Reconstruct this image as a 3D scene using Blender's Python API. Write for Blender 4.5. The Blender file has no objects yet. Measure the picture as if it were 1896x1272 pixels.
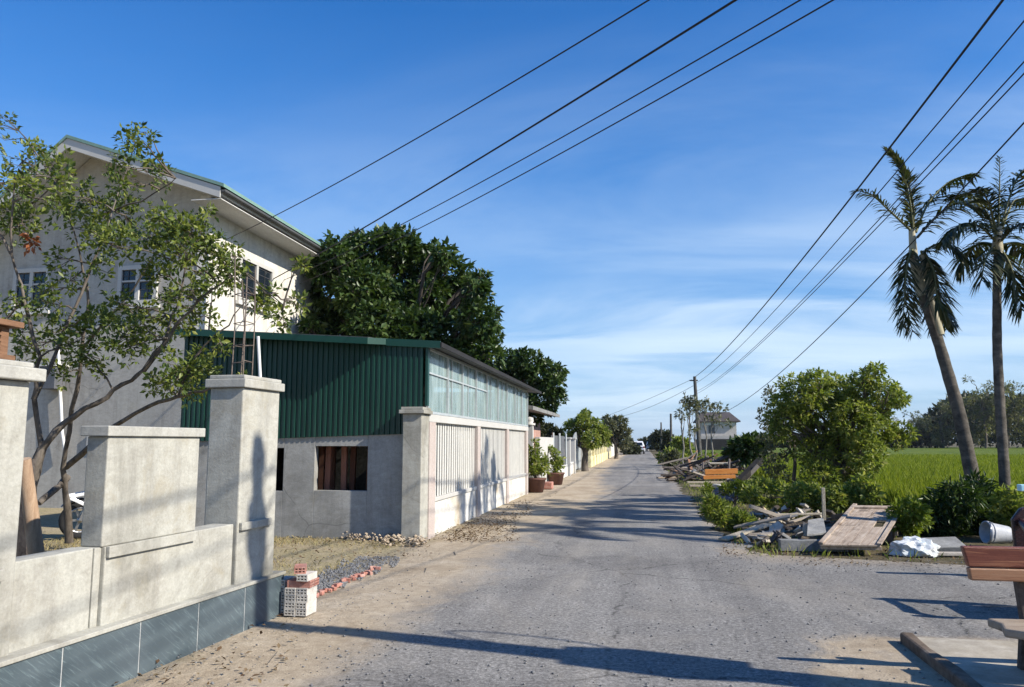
import bpy, math, random
import numpy as np
from mathutils import Vector, Matrix

sc = bpy.context.scene
COL = sc.collection
R = random.Random(7)
RS = np.random.RandomState(11)
rad = math.radians

# ---------------------------------------------------------------- camera geometry (used to survey positions from the photograph)
F, CX, CY, H = 1450., 948., 636., 1.5
PITCH = math.atan(182 / F)
YAW = math.atan(241 / math.hypot(F, 182))

def ray(px, py):
    x = (px - CX) / F; y = -(py - CY) / F
    f = math.cos(PITCH) - y * math.sin(PITCH); u = math.sin(PITCH) + y * math.cos(PITCH)
    c, s = math.cos(YAW), math.sin(YAW)
    return (x * c - f * s, x * s + f * c, u)
def G(px, py, z=0.):
    r = ray(px, py); t = (z - H) / r[2]; return Vector((r[0] * t, r[1] * t, z))
def PX(px, py, X):
    r = ray(px, py); t = X / r[0]; return Vector((X, r[1] * t, H + r[2] * t))
def PY(px, py, Y):
    r = ray(px, py); t = Y / r[1]; return Vector((r[0] * t, Y, H + r[2] * t))
def PL(px, py, a, b):
    nx, ny = -(b[1] - a[1]), (b[0] - a[0]); r = ray(px, py)
    t = (nx * a[0] + ny * a[1]) / (nx * r[0] + ny * r[1]); return Vector((r[0] * t, r[1] * t, H + r[2] * t))

# ---------------------------------------------------------------- scene helpers
def put(o, parent=None):
    COL.objects.link(o)
    if parent is not None: o.parent = parent
    return o
def tag(o, label=None, cat=None, group=None, kind=None):
    if label: o['label'] = label
    if cat: o['category'] = cat
    if group: o['group'] = group
    if kind: o['kind'] = kind
    return o
def thing(name, label, cat, loc=(0, 0, 0), rz=0., group=None):
    o = bpy.data.objects.new(name, None); o.empty_display_size = .2
    o.location = loc; o.rotation_euler = (0, 0, rz)
    return tag(put(o), label, cat, group)
def dup(o, parent=None):
    c = o.copy(); COL.objects.link(c)
    if parent is not None: c.parent = parent
    for ch in list(o.children): dup(ch, c)
    return c
def world_mat(o):
    m = Matrix.Identity(4)
    while o is not None:
        m = (Matrix.Translation(o.location) @ o.rotation_euler.to_matrix().to_4x4()) @ m; o = o.parent
    return m

class MB:
    """collects shapes for ONE mesh object"""
    def __init__(s): s.v = []; s.f = []; s.sm = []
    def add(s, vs, fs, smooth=False):
        n = len(s.v); s.v += [tuple(p) for p in vs]; s.f += [tuple(i + n for i in f) for f in fs]; s.sm += [smooth] * len(fs); return s
    def hexa(s, p): return s.add(p, [(3, 2, 1, 0), (4, 5, 6, 7), (0, 1, 5, 4), (1, 2, 6, 5), (2, 3, 7, 6), (3, 0, 4, 7)])
    def box(s, x0, x1, y0, y1, z0, z1):
        return s.hexa([(x0, y0, z0), (x1, y0, z0), (x1, y1, z0), (x0, y1, z0), (x0, y0, z1), (x1, y0, z1), (x1, y1, z1), (x0, y1, z1)])
    def obox(s, c, a, b, d):
        c, a, b, d = Vector(c), Vector(a), Vector(b), Vector(d)
        return s.hexa([c - a - b - d, c + a - b - d, c + a + b - d, c - a + b - d, c - a - b + d, c + a - b + d, c + a + b + d, c - a + b + d])
    def beam(s, p, q, w, h, up=(0, 0, 1), roll=0.):
        p, q = Vector(p), Vector(q); d = (q - p); L = d.length; d.normalize(); up = Vector(up)
        if abs(d.dot(up)) > .98: up = Vector((0, 1, 0))
        sd = d.cross(up).normalized(); u = sd.cross(d)
        if roll: m = Matrix.Rotation(roll, 3, d); sd = m @ sd; u = m @ u
        return s.obox((p + q) / 2, d * L / 2, sd * w / 2, u * h / 2)
    def tube(s, pts, rr, n=8, smooth=True):
        pts = [Vector(p) for p in pts]; k = len(pts)
        if not hasattr(rr, '__len__'): rr = [rr] * k
        rings = []; ref = None
        for i in range(k):
            d = (pts[min(i + 1, k - 1)] - pts[max(i - 1, 0)]).normalized()
            if ref is None: ref = d.cross(Vector((0, 0, 1)) if abs(d.z) < .9 else Vector((1, 0, 0))).normalized()
            ref = (ref - d * ref.dot(d)).normalized(); b = d.cross(ref)
            rings.append([pts[i] + (ref * math.cos(2 * math.pi * j / n) + b * math.sin(2 * math.pi * j / n)) * rr[i] for j in range(n)])
        vs = [p for r in rings for p in r]
        fs = [(i * n + j, i * n + (j + 1) % n, (i + 1) * n + (j + 1) % n, (i + 1) * n + j) for i in range(k - 1) for j in range(n)]
        s.add(vs, fs, smooth)
        s.add(rings[0], [tuple(range(n))[::-1]]); s.add(rings[-1], [tuple(range(n))]); return s
    def lathe(s, c, prof, n=20, axis='z', smooth=True):
        c = Vector(c); vs = []
        for r, z in prof:
            for j in range(n):
                a = 2 * math.pi * j / n; p = (r * math.cos(a), r * math.sin(a), z)
                if axis == 'x': p = (p[2], p[0], p[1])
                if axis == 'y': p = (p[0], p[2], p[1])
                vs.append(c + Vector(p))
        k = len(prof)
        fs = [(i * n + j, i * n + (j + 1) % n, (i + 1) * n + (j + 1) % n, (i + 1) * n + j) for i in range(k - 1) for j in range(n)]
        return s.add(vs, fs, smooth)
    def prism(s, poly, vec):
        poly = [Vector(p) for p in poly]; vec = Vector(vec); n = len(poly)
        vs = poly + [p + vec for p in poly]
        return s.add(vs, [tuple(range(n))[::-1], tuple(range(n, 2 * n))] + [(i, (i + 1) % n, n + (i + 1) % n, n + i) for i in range(n)])
    def build(s, name, mat, parent=None, local=False, bevel=0., base=None, fixn=True):
        v = np.array(s.v, dtype=np.float64)
        m = bpy.data.meshes.new(name)
        o = bpy.data.objects.new(name, m)
        if parent is not None and not local:
            inv = np.array(world_mat(parent).inverted()); v = v @ inv[:3, :3].T + inv[:3, 3]
        if parent is None:
            if base is None: base = ((v[:, 0].min() + v[:, 0].max()) / 2, (v[:, 1].min() + v[:, 1].max()) / 2, v[:, 2].min())
            o.location = base; v = v - np.array(base)
        m.from_pydata(v.tolist(), [], s.f)
        m.polygons.foreach_set('use_smooth', s.sm); m.materials.append(mat)
        if fixn:
            import bmesh
            b = bmesh.new(); b.from_mesh(m); bmesh.ops.recalc_face_normals(b, faces=b.faces); b.to_mesh(m); b.free()
        m.update()
        if bevel:
            md = o.modifiers.new('bevel', 'BEVEL'); md.width = bevel; md.segments = 2; md.limit_method = 'ANGLE'; md.harden_normals = False
        return put(o, parent)

# ---------------------------------------------------------------- materials
def newmat(name):
    m = bpy.data.materials.new(name); m.use_nodes = True; nt = m.node_tree; nt.nodes.clear()
    out = nt.nodes.new('ShaderNodeOutputMaterial'); return m, nt, out
def stops(cr, st):
    e = cr.elements
    e[0].position = st[0][0]; e[0].color = (*st[0][1], 1); e[1].position = 1.; e[1].color = (*st[-1][1], 1)
    if st[-1][0] >= .9999: st = st[:-1]
    for p, c in st[1:]: e.new(p).color = (*c, 1)
def ramp(nt, src, cols, lo=.3, hi=.7, interp='LINEAR'):
    r = nt.nodes.new('ShaderNodeValToRGB'); r.color_ramp.interpolation = interp
    stops(r.color_ramp, [(lo + (hi - lo) * i / max(1, len(cols) - 1), c) for i, c in enumerate(cols)])
    nt.links.new(src, r.inputs[0]); return r.outputs[0]
def coords(nt, world=True, stretch=(1, 1, 1), rot=(0, 0, 0)):
    if world: src = nt.nodes.new('ShaderNodeNewGeometry').outputs['Position']
    else: src = nt.nodes.new('ShaderNodeTexCoord').outputs['Object']
    mp = nt.nodes.new('ShaderNodeMapping'); mp.inputs['Scale'].default_value = stretch; mp.inputs['Rotation'].default_value = rot
    nt.links.new(src, mp.inputs['Vector']); return mp.outputs[0]
def noise(nt, vec, scale, detail=6, rough=.6, dist=0.):
    n = nt.nodes.new('ShaderNodeTexNoise'); n.inputs['Scale'].default_value = scale; n.inputs['Detail'].default_value = detail
    n.inputs['Roughness'].default_value = rough; n.inputs['Distortion'].default_value = dist
    nt.links.new(vec, n.inputs['Vector']); return n.outputs[0]
def mixc(nt, fac, a, b, mode='MIX'):
    m = nt.nodes.new('ShaderNodeMix'); m.data_type = 'RGBA'; m.blend_type = mode
    for k, val in ((0, fac), (6, a), (7, b)):
        if hasattr(val, 'is_output') or hasattr(val, 'links'): nt.links.new(val, m.inputs[k])
        elif k == 0: m.inputs[0].default_value = val
        else: m.inputs[k].default_value = (*val, 1)
    return m.outputs[2]
def mathn(nt, op, a, b=0., clamp=False):
    m = nt.nodes.new('ShaderNodeMath'); m.operation = op; m.use_clamp = clamp
    for k, val in ((0, a), (1, b)):
        if hasattr(val, 'links'): nt.links.new(val, m.inputs[k])
        else: m.inputs[k].default_value = val
    return m.outputs[0]
def principled(nt, out, col, rough=.85, spec=.3, metal=0., bump=None, bstr=.3, bdist=.02):
    p = nt.nodes.new('ShaderNodeBsdfPrincipled')
    if hasattr(col, 'links'): nt.links.new(col, p.inputs['Base Color'])
    else: p.inputs['Base Color'].default_value = (*col, 1)
    p.inputs['Roughness'].default_value = rough; p.inputs['Specular IOR Level'].default_value = spec; p.inputs['Metallic'].default_value = metal
    if bump is not None:
        b = nt.nodes.new('ShaderNodeBump'); b.inputs['Strength'].default_value = bstr; b.inputs['Distance'].default_value = bdist
        nt.links.new(bump, b.inputs['Height']); nt.links.new(b.outputs[0], p.inputs['Normal'])
    nt.links.new(p.outputs[0], out.inputs[0]); return p
def M(name, cols, scale=3., fine=40., rough=.85, spec=.3, bstr=.3, world=True, stretch=(1, 1, 1), lo=.3, hi=.7, speck=.25, metal=0., dist=.4, bdist=.01):
    m, nt, out = newmat(name); vec = coords(nt, world, stretch)
    c = ramp(nt, noise(nt, vec, scale, 7, .62, dist), cols, lo, hi)
    fn = noise(nt, vec, fine, 4, .7)
    f2 = ramp(nt, fn, [(1 - speck,) * 3, (1 + speck * .6,) * 3], .25, .75)
    c = mixc(nt, 1., c, f2, 'MULTIPLY')
    principled(nt, out, c, rough, spec, metal, fn, bstr, bdist); return m
def wood(name, cols, along=(1, 1, 1), scale=6., rough=.7, world=False, spec=.25):
    return M(name, cols, scale, 60, rough, spec, .35, world, along, .25, .75, .25, 0, 1.2)
def leafmat(name, cols, trans=.3, rough=.45, spec=.35):
    m, nt, out = newmat(name)
    a = nt.nodes.new('ShaderNodeAttribute'); a.attribute_name = 'tint'
    c = ramp(nt, a.outputs['Fac'], cols, 0., 1.)
    p = principled(nt, out, c, rough, spec)
    t = nt.nodes.new('ShaderNodeBsdfTranslucent'); c2 = mixc(nt, 1., c, (1.25, 1.3, .6), 'MULTIPLY'); nt.links.new(c2, t.inputs[0])
    mx = nt.nodes.new('ShaderNodeMixShader'); mx.inputs[0].default_value = trans
    nt.links.new(p.outputs[0], mx.inputs[1]); nt.links.new(t.outputs[0], mx.inputs[2]); nt.links.new(mx.outputs[0], out.inputs[0]); return m

def stained(name, base, stain, white, sc1=1.1, streak=True, bstr=.25, wear=.45):
    """cement render: blotches, trowel marks, run-down streaks, fine grain"""
    m, nt, out = newmat(name); vec = coords(nt)
    n1 = noise(nt, vec, sc1, 6, .62, .8)
    c = ramp(nt, n1, [stain, base, white, base, stain, white], .22, .8)
    if streak:
        v2 = coords(nt, True, (5, 5, .35)); n2 = noise(nt, v2, 1.6, 5, .6, .2)
        c = mixc(nt, 1., c, ramp(nt, n2, [(.86, .855, .85), (1.03, 1.03, 1.02)], .30, .52), 'MULTIPLY')
    n3 = noise(nt, vec, 55, 4, .7); n4 = noise(nt, coords(nt, True, (1, 1, 2.2)), 7, 5, .65, .6)
    c = mixc(nt, 1., c, ramp(nt, n3, [(.86,) * 3, (1.1,) * 3], .3, .7), 'MULTIPLY')
    c = mixc(nt, 1., c, ramp(nt, n4, [(.86, .85, .83), (1.07,) * 3], .3, .7), 'MULTIPLY')
    # patches of greyer and browner weathering, hairline cracks
    n5 = noise(nt, vec, .55, 8, .7, 1.4); c = mixc(nt, ramp(nt, n5, [(0, 0, 0), (wear,) * 3], .50, .66), c, tuple(x * .62 for x in stain))
    n6 = noise(nt, coords(nt, True, (1, 1, .8), (.4, .2, .1)), 2.6, 8, .72, .9); c = mixc(nt, ramp(nt, n6, [(0, 0, 0), (wear * .9,) * 3], .56, .70), c, (base[0] * .86, base[1] * .78, base[2] * .62))
    vo = nt.nodes.new('ShaderNodeTexVoronoi'); vo.feature = 'DISTANCE_TO_EDGE'; vo.inputs['Scale'].default_value = .8
    wv = nt.nodes.new('ShaderNodeMix'); wv.data_type = 'VECTOR'; wv.inputs[0].default_value = .12; nn = nt.nodes.new('ShaderNodeTexNoise'); nn.inputs['Scale'].default_value = 3.; nt.links.new(vec, nn.inputs['Vector'])
    nt.links.new(vec, wv.inputs[4]); nt.links.new(nn.outputs['Color'], wv.inputs[5]); nt.links.new(wv.outputs[1], vo.inputs['Vector'])
    ck = mathn(nt, 'MULTIPLY', ramp(nt, vo.outputs['Distance'], [(1, 1, 1), (0, 0, 0)], .0, .006), ramp(nt, n1, [(0, 0, 0), (.6,) * 3], .5, .6)); c = mixc(nt, ck, c, tuple(x * .35 for x in stain))
    b = mathn(nt, 'ADD', n3, n4)
    principled(nt, out, c, .9, .2, 0, b, bstr, .008); return m

MAT = {}
MAT['cement'] = stained('cement_render', (.365, .355, .315), (.25, .24, .20), (.42, .415, .37), wear=.55)
MAT['cap'] = stained('cap_render', (.37, .365, .33), (.29, .285, .25), (.41, .405, .37))
MAT['cement_grey'] = stained('grey_cement_render', (.30, .30, .29), (.24, .24, .23), (.35, .35, .34))
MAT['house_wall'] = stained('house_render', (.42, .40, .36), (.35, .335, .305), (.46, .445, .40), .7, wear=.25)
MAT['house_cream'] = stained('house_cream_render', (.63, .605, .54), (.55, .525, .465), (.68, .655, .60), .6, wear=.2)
MAT['white_trim'] = M('white_trim', [(.56, .55, .51), (.66, .65, .61)], 1.5, 30, .6, .4, .1)
MAT['white_paint'] = M('white_paint', [(.46, .45, .415), (.54, .53, .495)], 1.2, 40, .7, .3, .15, speck=.1)
MAT['dirty_white'] = stained('dirty_white_paint', (.60, .585, .54), (.46, .38, .27), (.66, .65, .61), .8, wear=.12)
MAT['pink_post'] = M('pink_post', [(.44, .36, .32), (.50, .45, .41)], 2, 40, .8)
MAT['yellow_wall'] = stained('yellow_wall', (.72, .64, .36), (.58, .52, .34), (.78, .72, .48), .8)
MAT['brown_wall'] = stained('brown_wall', (.46, .27, .22), (.36, .22, .18), (.5, .32, .27), .8)
MAT['dark_frame'] = M('dark_frame', [(.05, .055, .06), (.08, .08, .085)], 3, 40, .5)
MAT['dark_gate'] = M('dark_gate', [(.09, .10, .11), (.14, .14, .15)], 3, 40, .5)
MAT['galv'] = M('galvanised', [(.42, .46, .47), (.55, .58, .58)], 3, 50, .45, .5, .1, metal=.2)
MAT['slat'] = M('slat_paint', [(.52, .51, .47), (.62, .61, .56)], 3, 40, .6, .3, .1)
MAT['green_roof'] = M('green_roof_sheet', [(.16, .28, .22), (.22, .34, .28)], 2, 40, .45, .4, .1)
MAT['dark_roof'] = M('dark_roof_sheet', [(.06, .065, .065), (.11, .11, .11)], 2, 40, .6, .3, .1)
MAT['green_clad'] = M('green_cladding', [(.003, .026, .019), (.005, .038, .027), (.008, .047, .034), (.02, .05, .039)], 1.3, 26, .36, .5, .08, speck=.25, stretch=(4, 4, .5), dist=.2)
MAT['green_trim'] = M('green_trim', [(.004, .040, .027), (.007, .055, .038)], 1.2, 30, .4, .5, .05, speck=.1)
MAT['rust'] = M('rusty_steel', [(.10, .075, .06), (.22, .18, .15)], 20, 90, .8, .3, .3)
MAT['pvc'] = M('white_pvc', [(.68, .68, .66), (.78, .78, .76)], 4, 40, .4, .4, .05, speck=.05)
MAT['bark'] = M('grey_bark', [(.06, .05, .04), (.13, .11, .09), (.20, .175, .15)], 9, 45, .9, .2, .6, True, (1, 1, .35))
MAT['bark_pale'] = M('pale_bark', [(.16, .15, .13), (.28, .265, .235)], 9, 45, .9, .2, .5, True, (1, 1, .35))
MAT['bark_dark'] = M('dark_bark', [(.05, .042, .035), (.12, .10, .085)], 9, 45, .9, .2, .6, True, (1, 1, .35))
MAT['palm_bark'] = M('palm_bark', [(.05, .045, .038), (.10, .09, .076), (.17, .15, .125)], 5, 30, .9, .2, .5, True, (1, 1, 1.6))
MAT['pole'] = M('pole_concrete', [(.24, .235, .22), (.36, .35, .33)], 4, 50, .9, .2, .3)
MAT['wire'] = M('black_cable', [(.012, .010, .012), (.022, .018, .02)], 8, 60, .6, .3, .05)
MAT['log'] = wood('peeled_log', [(.30, .19, .12), (.46, .32, .21), (.52, .39, .28)], (6, 6, .6), 3, .75)
MAT['black'] = M('black_plastic', [(.012, .012, .013), (.022, .022, .023)], 5, 60, .35, .5, .05)
MAT['rubber'] = M('tyre_rubber', [(.016, .016, .017), (.03, .03, .03)], 8, 80, .85, .2, .2)
MAT['steel'] = M('steel', [(.35, .35, .36), (.5, .5, .5)], 8, 80, .3, .5, .05, metal=.9)
MAT['gloss_white'] = M('gloss_white', [(.72, .72, .72), (.8, .8, .8)], 3, 40, .25, .5, .02, speck=.03)
MAT['dark_glass'] = (lambda m_nt_out: (principled(m_nt_out[1], m_nt_out[2], (.012, .018, .026), .06, .6), m_nt_out[0])[1])(newmat('dark_window_glass'))
MAT['brown_wood'] = wood('brown_wood', [(.12, .065, .035), (.22, .12, .07), (.27, .155, .09)], (1, 1, 7), 3, .6)
MAT['timber_red'] = wood('red_timber', [(.10, .04, .028), (.30, .13, .085), (.20, .075, .05)], (7, 7, .6), 3, .6)
MAT['weathered'] = wood('weathered_wood', [(.20, .17, .14), (.36, .31, .25), (.44, .39, .32)], (.7, 8, 8), 3, .85)
MAT['weathered_y'] = wood('weathered_plank', [(.24, .20, .15), (.42, .37, .28), (.50, .45, .35)], (8, .7, 8), 3, .85)
def door_mat():
    m, nt, out = newmat('worn_door_wood'); g = nt.nodes.new('ShaderNodeNewGeometry').outputs['Position']
    a = nt.nodes.new('ShaderNodeMapping'); a.inputs['Rotation'].default_value = (0, 0, rad(-62)); nt.links.new(g, a.inputs[0])
    b = nt.nodes.new('ShaderNodeMapping'); b.inputs['Scale'].default_value = (1.0, 14, 6); nt.links.new(a.outputs[0], b.inputs[0])
    n = noise(nt, b.outputs[0], 1.6, 8, .7, 1.0); n2 = noise(nt, g, 5, 6, .7, .8)
    c = ramp(nt, n, [(.10, .07, .05), (.30, .235, .18), (.38, .31, .245), (.46, .40, .33)], .28, .7)
    c = mixc(nt, 1., c, ramp(nt, n2, [(.45,) * 3, (1,) * 3, (1.12,) * 3], .30, .66), 'MULTIPLY')
    principled(nt, out, c, .85, .2, 0, n, .5, .006); return m
MAT['door_wood'] = door_mat()
MAT['slab_side'] = M('shaded_slab_side', [(.07, .05, .036), (.15, .115, .085), (.22, .18, .14)], 5, 40, .9, .2, .5)
MAT['char'] = M('blackened_wood', [(.012, .011, .010), (.03, .027, .024)], 5, 40, .9, .2, .4)
MAT['dark_wood'] = wood('dark_old_wood', [(.03, .025, .022), (.09, .075, .065), (.15, .13, .11)], (4, 4, 4), 3, .85)
MAT['orange_wood'] = wood('orange_varnished_wood', [(.45, .15, .03), (.60, .24, .06), (.66, .32, .10)], (.8, 8, 8), 3, .5)
MAT['rubble_grey'] = M('rubble_grey', [(.16, .16, .155), (.30, .30, .29)], 5, 40, .9, .2, .4)
MAT['rubble_white'] = M('rubble_white', [(.34, .30, .25), (.52, .48, .41)], 4, 40, .85, .2, .3)
MAT['rubble_tan'] = M('rubble_tan', [(.34, .26, .18), (.5, .42, .32)], 4, 40, .85, .2, .3)
MAT['stone'] = M('gravel_stone', [(.10, .105, .11), (.20, .20, .20), (.29, .285, .275)], 14, 70, .9, .2, .3)
MAT['brick_red'] = M('red_brick', [(.30, .12, .085), (.46, .22, .17), (.5, .34, .28)], 10, 60, .9, .2, .4)
MAT['brick_pale'] = M('mortar_splashed_brick', [(.46, .43, .38), (.58, .55, .50), (.54, .47, .42)], 9, 60, .9, .2, .4, lo=.3, hi=.8)
MAT['sack'] = M('white_sack', [(.38, .46, .50), (.62, .64, .64), (.66, .67, .66)], 6, 30, .5, .4, .3)
MAT['bucket'] = M('grey_white_plastic', [(.30, .32, .36), (.46, .47, .48)], 7, 40, .5, .4, .1)
MAT['mound'] = M('dirt_mound', [(.045, .036, .026), (.12, .095, .07), (.22, .18, .135)], 6, 30, .95, .1, .8, bdist=.03)
MAT['tarp'] = M('blue_tarp', [(.045, .06, .10), (.11, .13, .19)], 6, 30, .6, .3, .3)
MAT['lacquer'] = wood('dark_red_lacquered_wood', [(.018, .006, .006), (.04, .012, .010)], (1, 1, 5), 4, .25, False, .5)
MAT['rosewood'] = wood('red_grain_wood', [(.07, .02, .014), (.22, .07, .042), (.15, .042, .028), (.31, .12, .065), (.44, .25, .13)], (.7, 5, 11), 2.2, .42, False, .4)
MAT['palewood'] = wood('pale_red_wood', [(.20, .08, .045), (.34, .17, .09), (.42, .24, .14)], (.7, 5, 11), 2.4, .42, False, .4)
MAT['seatwood'] = wood('pale_worn_wood', [(.17, .12, .085), (.34, .27, .20), (.40, .33, .25)], (.7, 8, 8), 2.4, .6)
MAT['terracotta'] = M('dark_terracotta', [(.10, .05, .04), (.17, .085, .065)], 6, 40, .8)
MAT['cyan'] = M('pale_blue_paint', [(.38, .66, .76), (.46, .74, .82)], 4, 40, .5)
MAT['far_roof'] = M('brown_roof', [(.06, .05, .05), (.09, .078, .075)], .8, 6, .8)
MAT['far_black'] = M('black_netting', [(.018, .018, .02), (.03, .03, .03)], .8, 6, .9)
MAT['far_wall'] = stained('far_house_render', (.42, .40, .37), (.33, .31, .29), (.46, .44, .41), .35)
MAT['car_white'] = MAT['gloss_white']
MAT['tail'] = M('tail_lamp', [(.3, .02, .02), (.35, .03, .03)], 4, 40, .3)

def glazing_mat():
    m, nt, out = newmat('wavy_clear_sheet'); vec = coords(nt)
    n = noise(nt, coords(nt, True, (1, 3, .5)), 2.4, 5, .6, .5)
    c = ramp(nt, n, [(.28, .38, .36), (.50, .60, .57)], .3, .7)
    p = principled(nt, out, c, .18, .6)
    t = nt.nodes.new('ShaderNodeBsdfTransparent'); t.inputs[0].default_value = (.86, .94, .95, 1)
    mx = nt.nodes.new('ShaderNodeMixShader'); f = ramp(nt, n, [(.42,) * 3, (.68,) * 3], .3, .7)
    nt.links.new(f, mx.inputs[0]); nt.links.new(t.outputs[0], mx.inputs[1]); nt.links.new(p.outputs[0], mx.inputs[2]); nt.links.new(mx.outputs[0], out.inputs[0]); return m
MAT['glazing'] = glazing_mat()

def tile_mat():
    m, nt, out = newmat('slate_blue_tile')
    g = nt.nodes.new('ShaderNodeTexCoord').outputs['Object']
    mp = nt.nodes.new('ShaderNodeMapping'); mp.inputs['Rotation'].default_value = (0, rad(-38), 0); nt.links.new(g, mp.inputs[0])
    m2 = nt.nodes.new('ShaderNodeMapping'); m2.inputs['Scale'].default_value = (2.2, 1, 34); nt.links.new(mp.outputs[0], m2.inputs[0])
    n = noise(nt, m2.outputs[0], 1.8, 5, .7, 1.0)
    big = noise(nt, g, 1.6, 5, .6, .5)
    c = ramp(nt, big, [(.055, .078, .090), (.092, .118, .132)], .3, .7)
    c = mixc(nt, ramp(nt, n, [(0, 0, 0), (.5,) * 3], .53, .68), c, (.22, .29, .30))
    principled(nt, out, c, .42, .4, 0, n, .25, .004); return m
MAT['tile'] = tile_mat()
MAT['grout'] = M('white_grout', [(.34, .36, .36), (.46, .47, .46)], 6, 40, .8)

# leaves
MAT['leaf_left'] = leafmat('yellow_green_leaf', [(.04, .062, .018), (.08, .12, .03), (.17, .21, .04), (.30, .31, .07)], .35)
MAT['leaf_dead'] = leafmat('rust_dead_leaf', [(.22, .07, .03), (.38, .14, .06)], .3)
MAT['leaf_dark'] = leafmat('dark_glossy_leaf', [(.012, .030, .008), (.028, .058, .014), (.06, .10, .024), (.12, .155, .05)], .24, .4, .4)
MAT['leaf_mid'] = leafmat('mid_green_leaf', [(.06, .085, .02), (.15, .20, .04), (.25, .29, .07), (.40, .37, .14)], .45)
MAT['leaf_bright'] = leafmat('bright_leaf', [(.06, .10, .014), (.14, .19, .025), (.23, .28, .04)], .4)
MAT['leaf_grey'] = leafmat('grey_green_leaf', [(.06, .07, .045), (.12, .13, .08), (.22, .21, .14)], .3)
MAT['leaf_palm'] = leafmat('palm_leaflet', [(.018, .032, .014), (.045, .062, .026), (.085, .095, .045), (.14, .13, .08)], .25, .4, .4)
MAT['leaf_bamboo'] = leafmat('bamboo_leaf', [(.06, .07, .035), (.13, .14, .07), (.24, .23, .14)], .4)
MAT['leaf_far'] = leafmat('far_leaf', [(.018, .026, .012), (.04, .05, .022), (.085, .09, .05)], .2)
MAT['litter'] = leafmat('dry_litter', [(.06, .035, .02), (.13, .085, .05), (.22, .17, .10)], .1, .9, .1)
MAT['rice'] = leafmat('rice_blade', [(.10, .14, .012), (.17, .215, .018), (.25, .27, .035)], .45, .5, .25)
MAT['leaf_dry'] = leafmat('dry_grass', [(.22, .17, .09), (.36, .29, .16), (.27, .25, .11)], .2, .7, .1)

# ---------------------------------------------------------------- camera, sun, sky
cam = bpy.data.cameras.new('camera'); cam.sensor_width = 36; cam.lens = 36 * F / 1896.; cam.clip_end = 12000; cam.clip_start = .05
camo = put(bpy.data.objects.new('camera', cam)); camo.location = (0, 0, H); camo.rotation_euler = (math.pi / 2 + PITCH, 0, YAW)
sc.camera = camo
SUN = Vector((.965, -.262, .70)).normalized()
sl = bpy.data.lights.new('sun', 'SUN'); sl.energy = 5.0; sl.angle = rad(.55); sl.color = (1, .93, .82)
so = put(bpy.data.objects.new('sun', sl)); so.rotation_euler = (-SUN).to_track_quat('-Z', 'Y').to_euler(); so.location = (30, -10, 40)

w = bpy.data.worlds.new('World'); sc.world = w; w.use_nodes = True; nt = w.node_tree; nt.nodes.clear()
wo = nt.nodes.new('ShaderNodeOutputWorld'); bg = nt.nodes.new('ShaderNodeBackground'); nt.links.new(bg.outputs[0], wo.inputs[0])
sky = nt.nodes.new('ShaderNodeTexSky'); sky.sky_type = 'NISHITA'; sky.sun_disc = False
sky.sun_elevation = math.asin(SUN.z); sky.sun_rotation = math.atan2(SUN.x, SUN.y)
sky.air_density = 1.0; sky.dust_density = 0.05; sky.ozone_density = 3.2; sky.altitude = 50
hs = nt.nodes.new('ShaderNodeHueSaturation'); hs.inputs['Saturation'].default_value = 1.44; hs.inputs['Value'].default_value = 1.10; hs.inputs['Hue'].default_value = .511
nt.links.new(sky.outputs[0], hs.inputs['Color'])
tc = nt.nodes.new('ShaderNodeTexCoord'); sx = nt.nodes.new('ShaderNodeSeparateXYZ'); nt.links.new(tc.outputs['Generated'], sx.inputs[0])
zc = mathn(nt, 'MAXIMUM', sx.outputs['Z'], .0); zz = mathn(nt, 'ADD', zc, .14)
cx = nt.nodes.new('ShaderNodeCombineXYZ')
nt.links.new(mathn(nt, 'DIVIDE', sx.outputs['X'], zz), cx.inputs[0]); nt.links.new(mathn(nt, 'DIVIDE', sx.outputs['Y'], zz), cx.inputs[1])
mp = nt.nodes.new('ShaderNodeMapping'); mp.inputs['Rotation'].default_value = (0, 0, rad(-22)); mp.inputs['Scale'].default_value = (.55, 1.25, 1); nt.links.new(cx.outputs[0], mp.inputs[0])
mp.inputs['Location'].default_value = (3.1, 1.2, 0)
n1 = noise(nt, mp.outputs[0], 1.0, 9, .60, .55)
mpb = nt.nodes.new('ShaderNodeMapping'); mpb.inputs['Location'].default_value = (7.3, 2.2, 0); mpb.inputs['Scale'].default_value = (.28, .42, 1); nt.links.new(cx.outputs[0], mpb.inputs[0])
n2 = noise(nt, mpb.outputs[0], 1.0, 3, .5, .3)
c1 = ramp(nt, n1, [(0, 0, 0), (.38,) * 3, (.85,) * 3, (1.,) * 3], .34, .66); c2 = ramp(nt, n2, [(.15,) * 3, (1,) * 3], .32, .58)
band = ramp(nt, sx.outputs['Z'], [(.7,) * 3, (1,) * 3, (.85,) * 3, (.16,) * 3, (.04,) * 3], .0, .50)
cl = mathn(nt, 'MULTIPLY', c1, c2); cl = mathn(nt, 'MULTIPLY', cl, band)
cl = mathn(nt, 'MULTIPLY', cl, ramp(nt, mathn(nt, 'ADD', mathn(nt, 'MULTIPLY', sx.outputs['X'], .5), .5), [(.2,) * 3, (.45,) * 3, (1,) * 3], .22, .50))
hz = ramp(nt, sx.outputs['Z'], [(.80,) * 3, (.56,) * 3, (.28,) * 3, (.08,) * 3], .0, .50)
skyb = mixc(nt, hz, hs.outputs[0], (1.65, 3.0, 5.1))
skyc = mixc(nt, cl, skyb, (5.4, 6.4, 7.3))
nt.links.new(skyc, bg.inputs[0]); bg.inputs[1].default_value = .107
vs = sc.view_settings; vs.view_transform = 'Standard'; vs.look = 'None'; vs.gamma = 1; vs.exposure = .60
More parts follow.
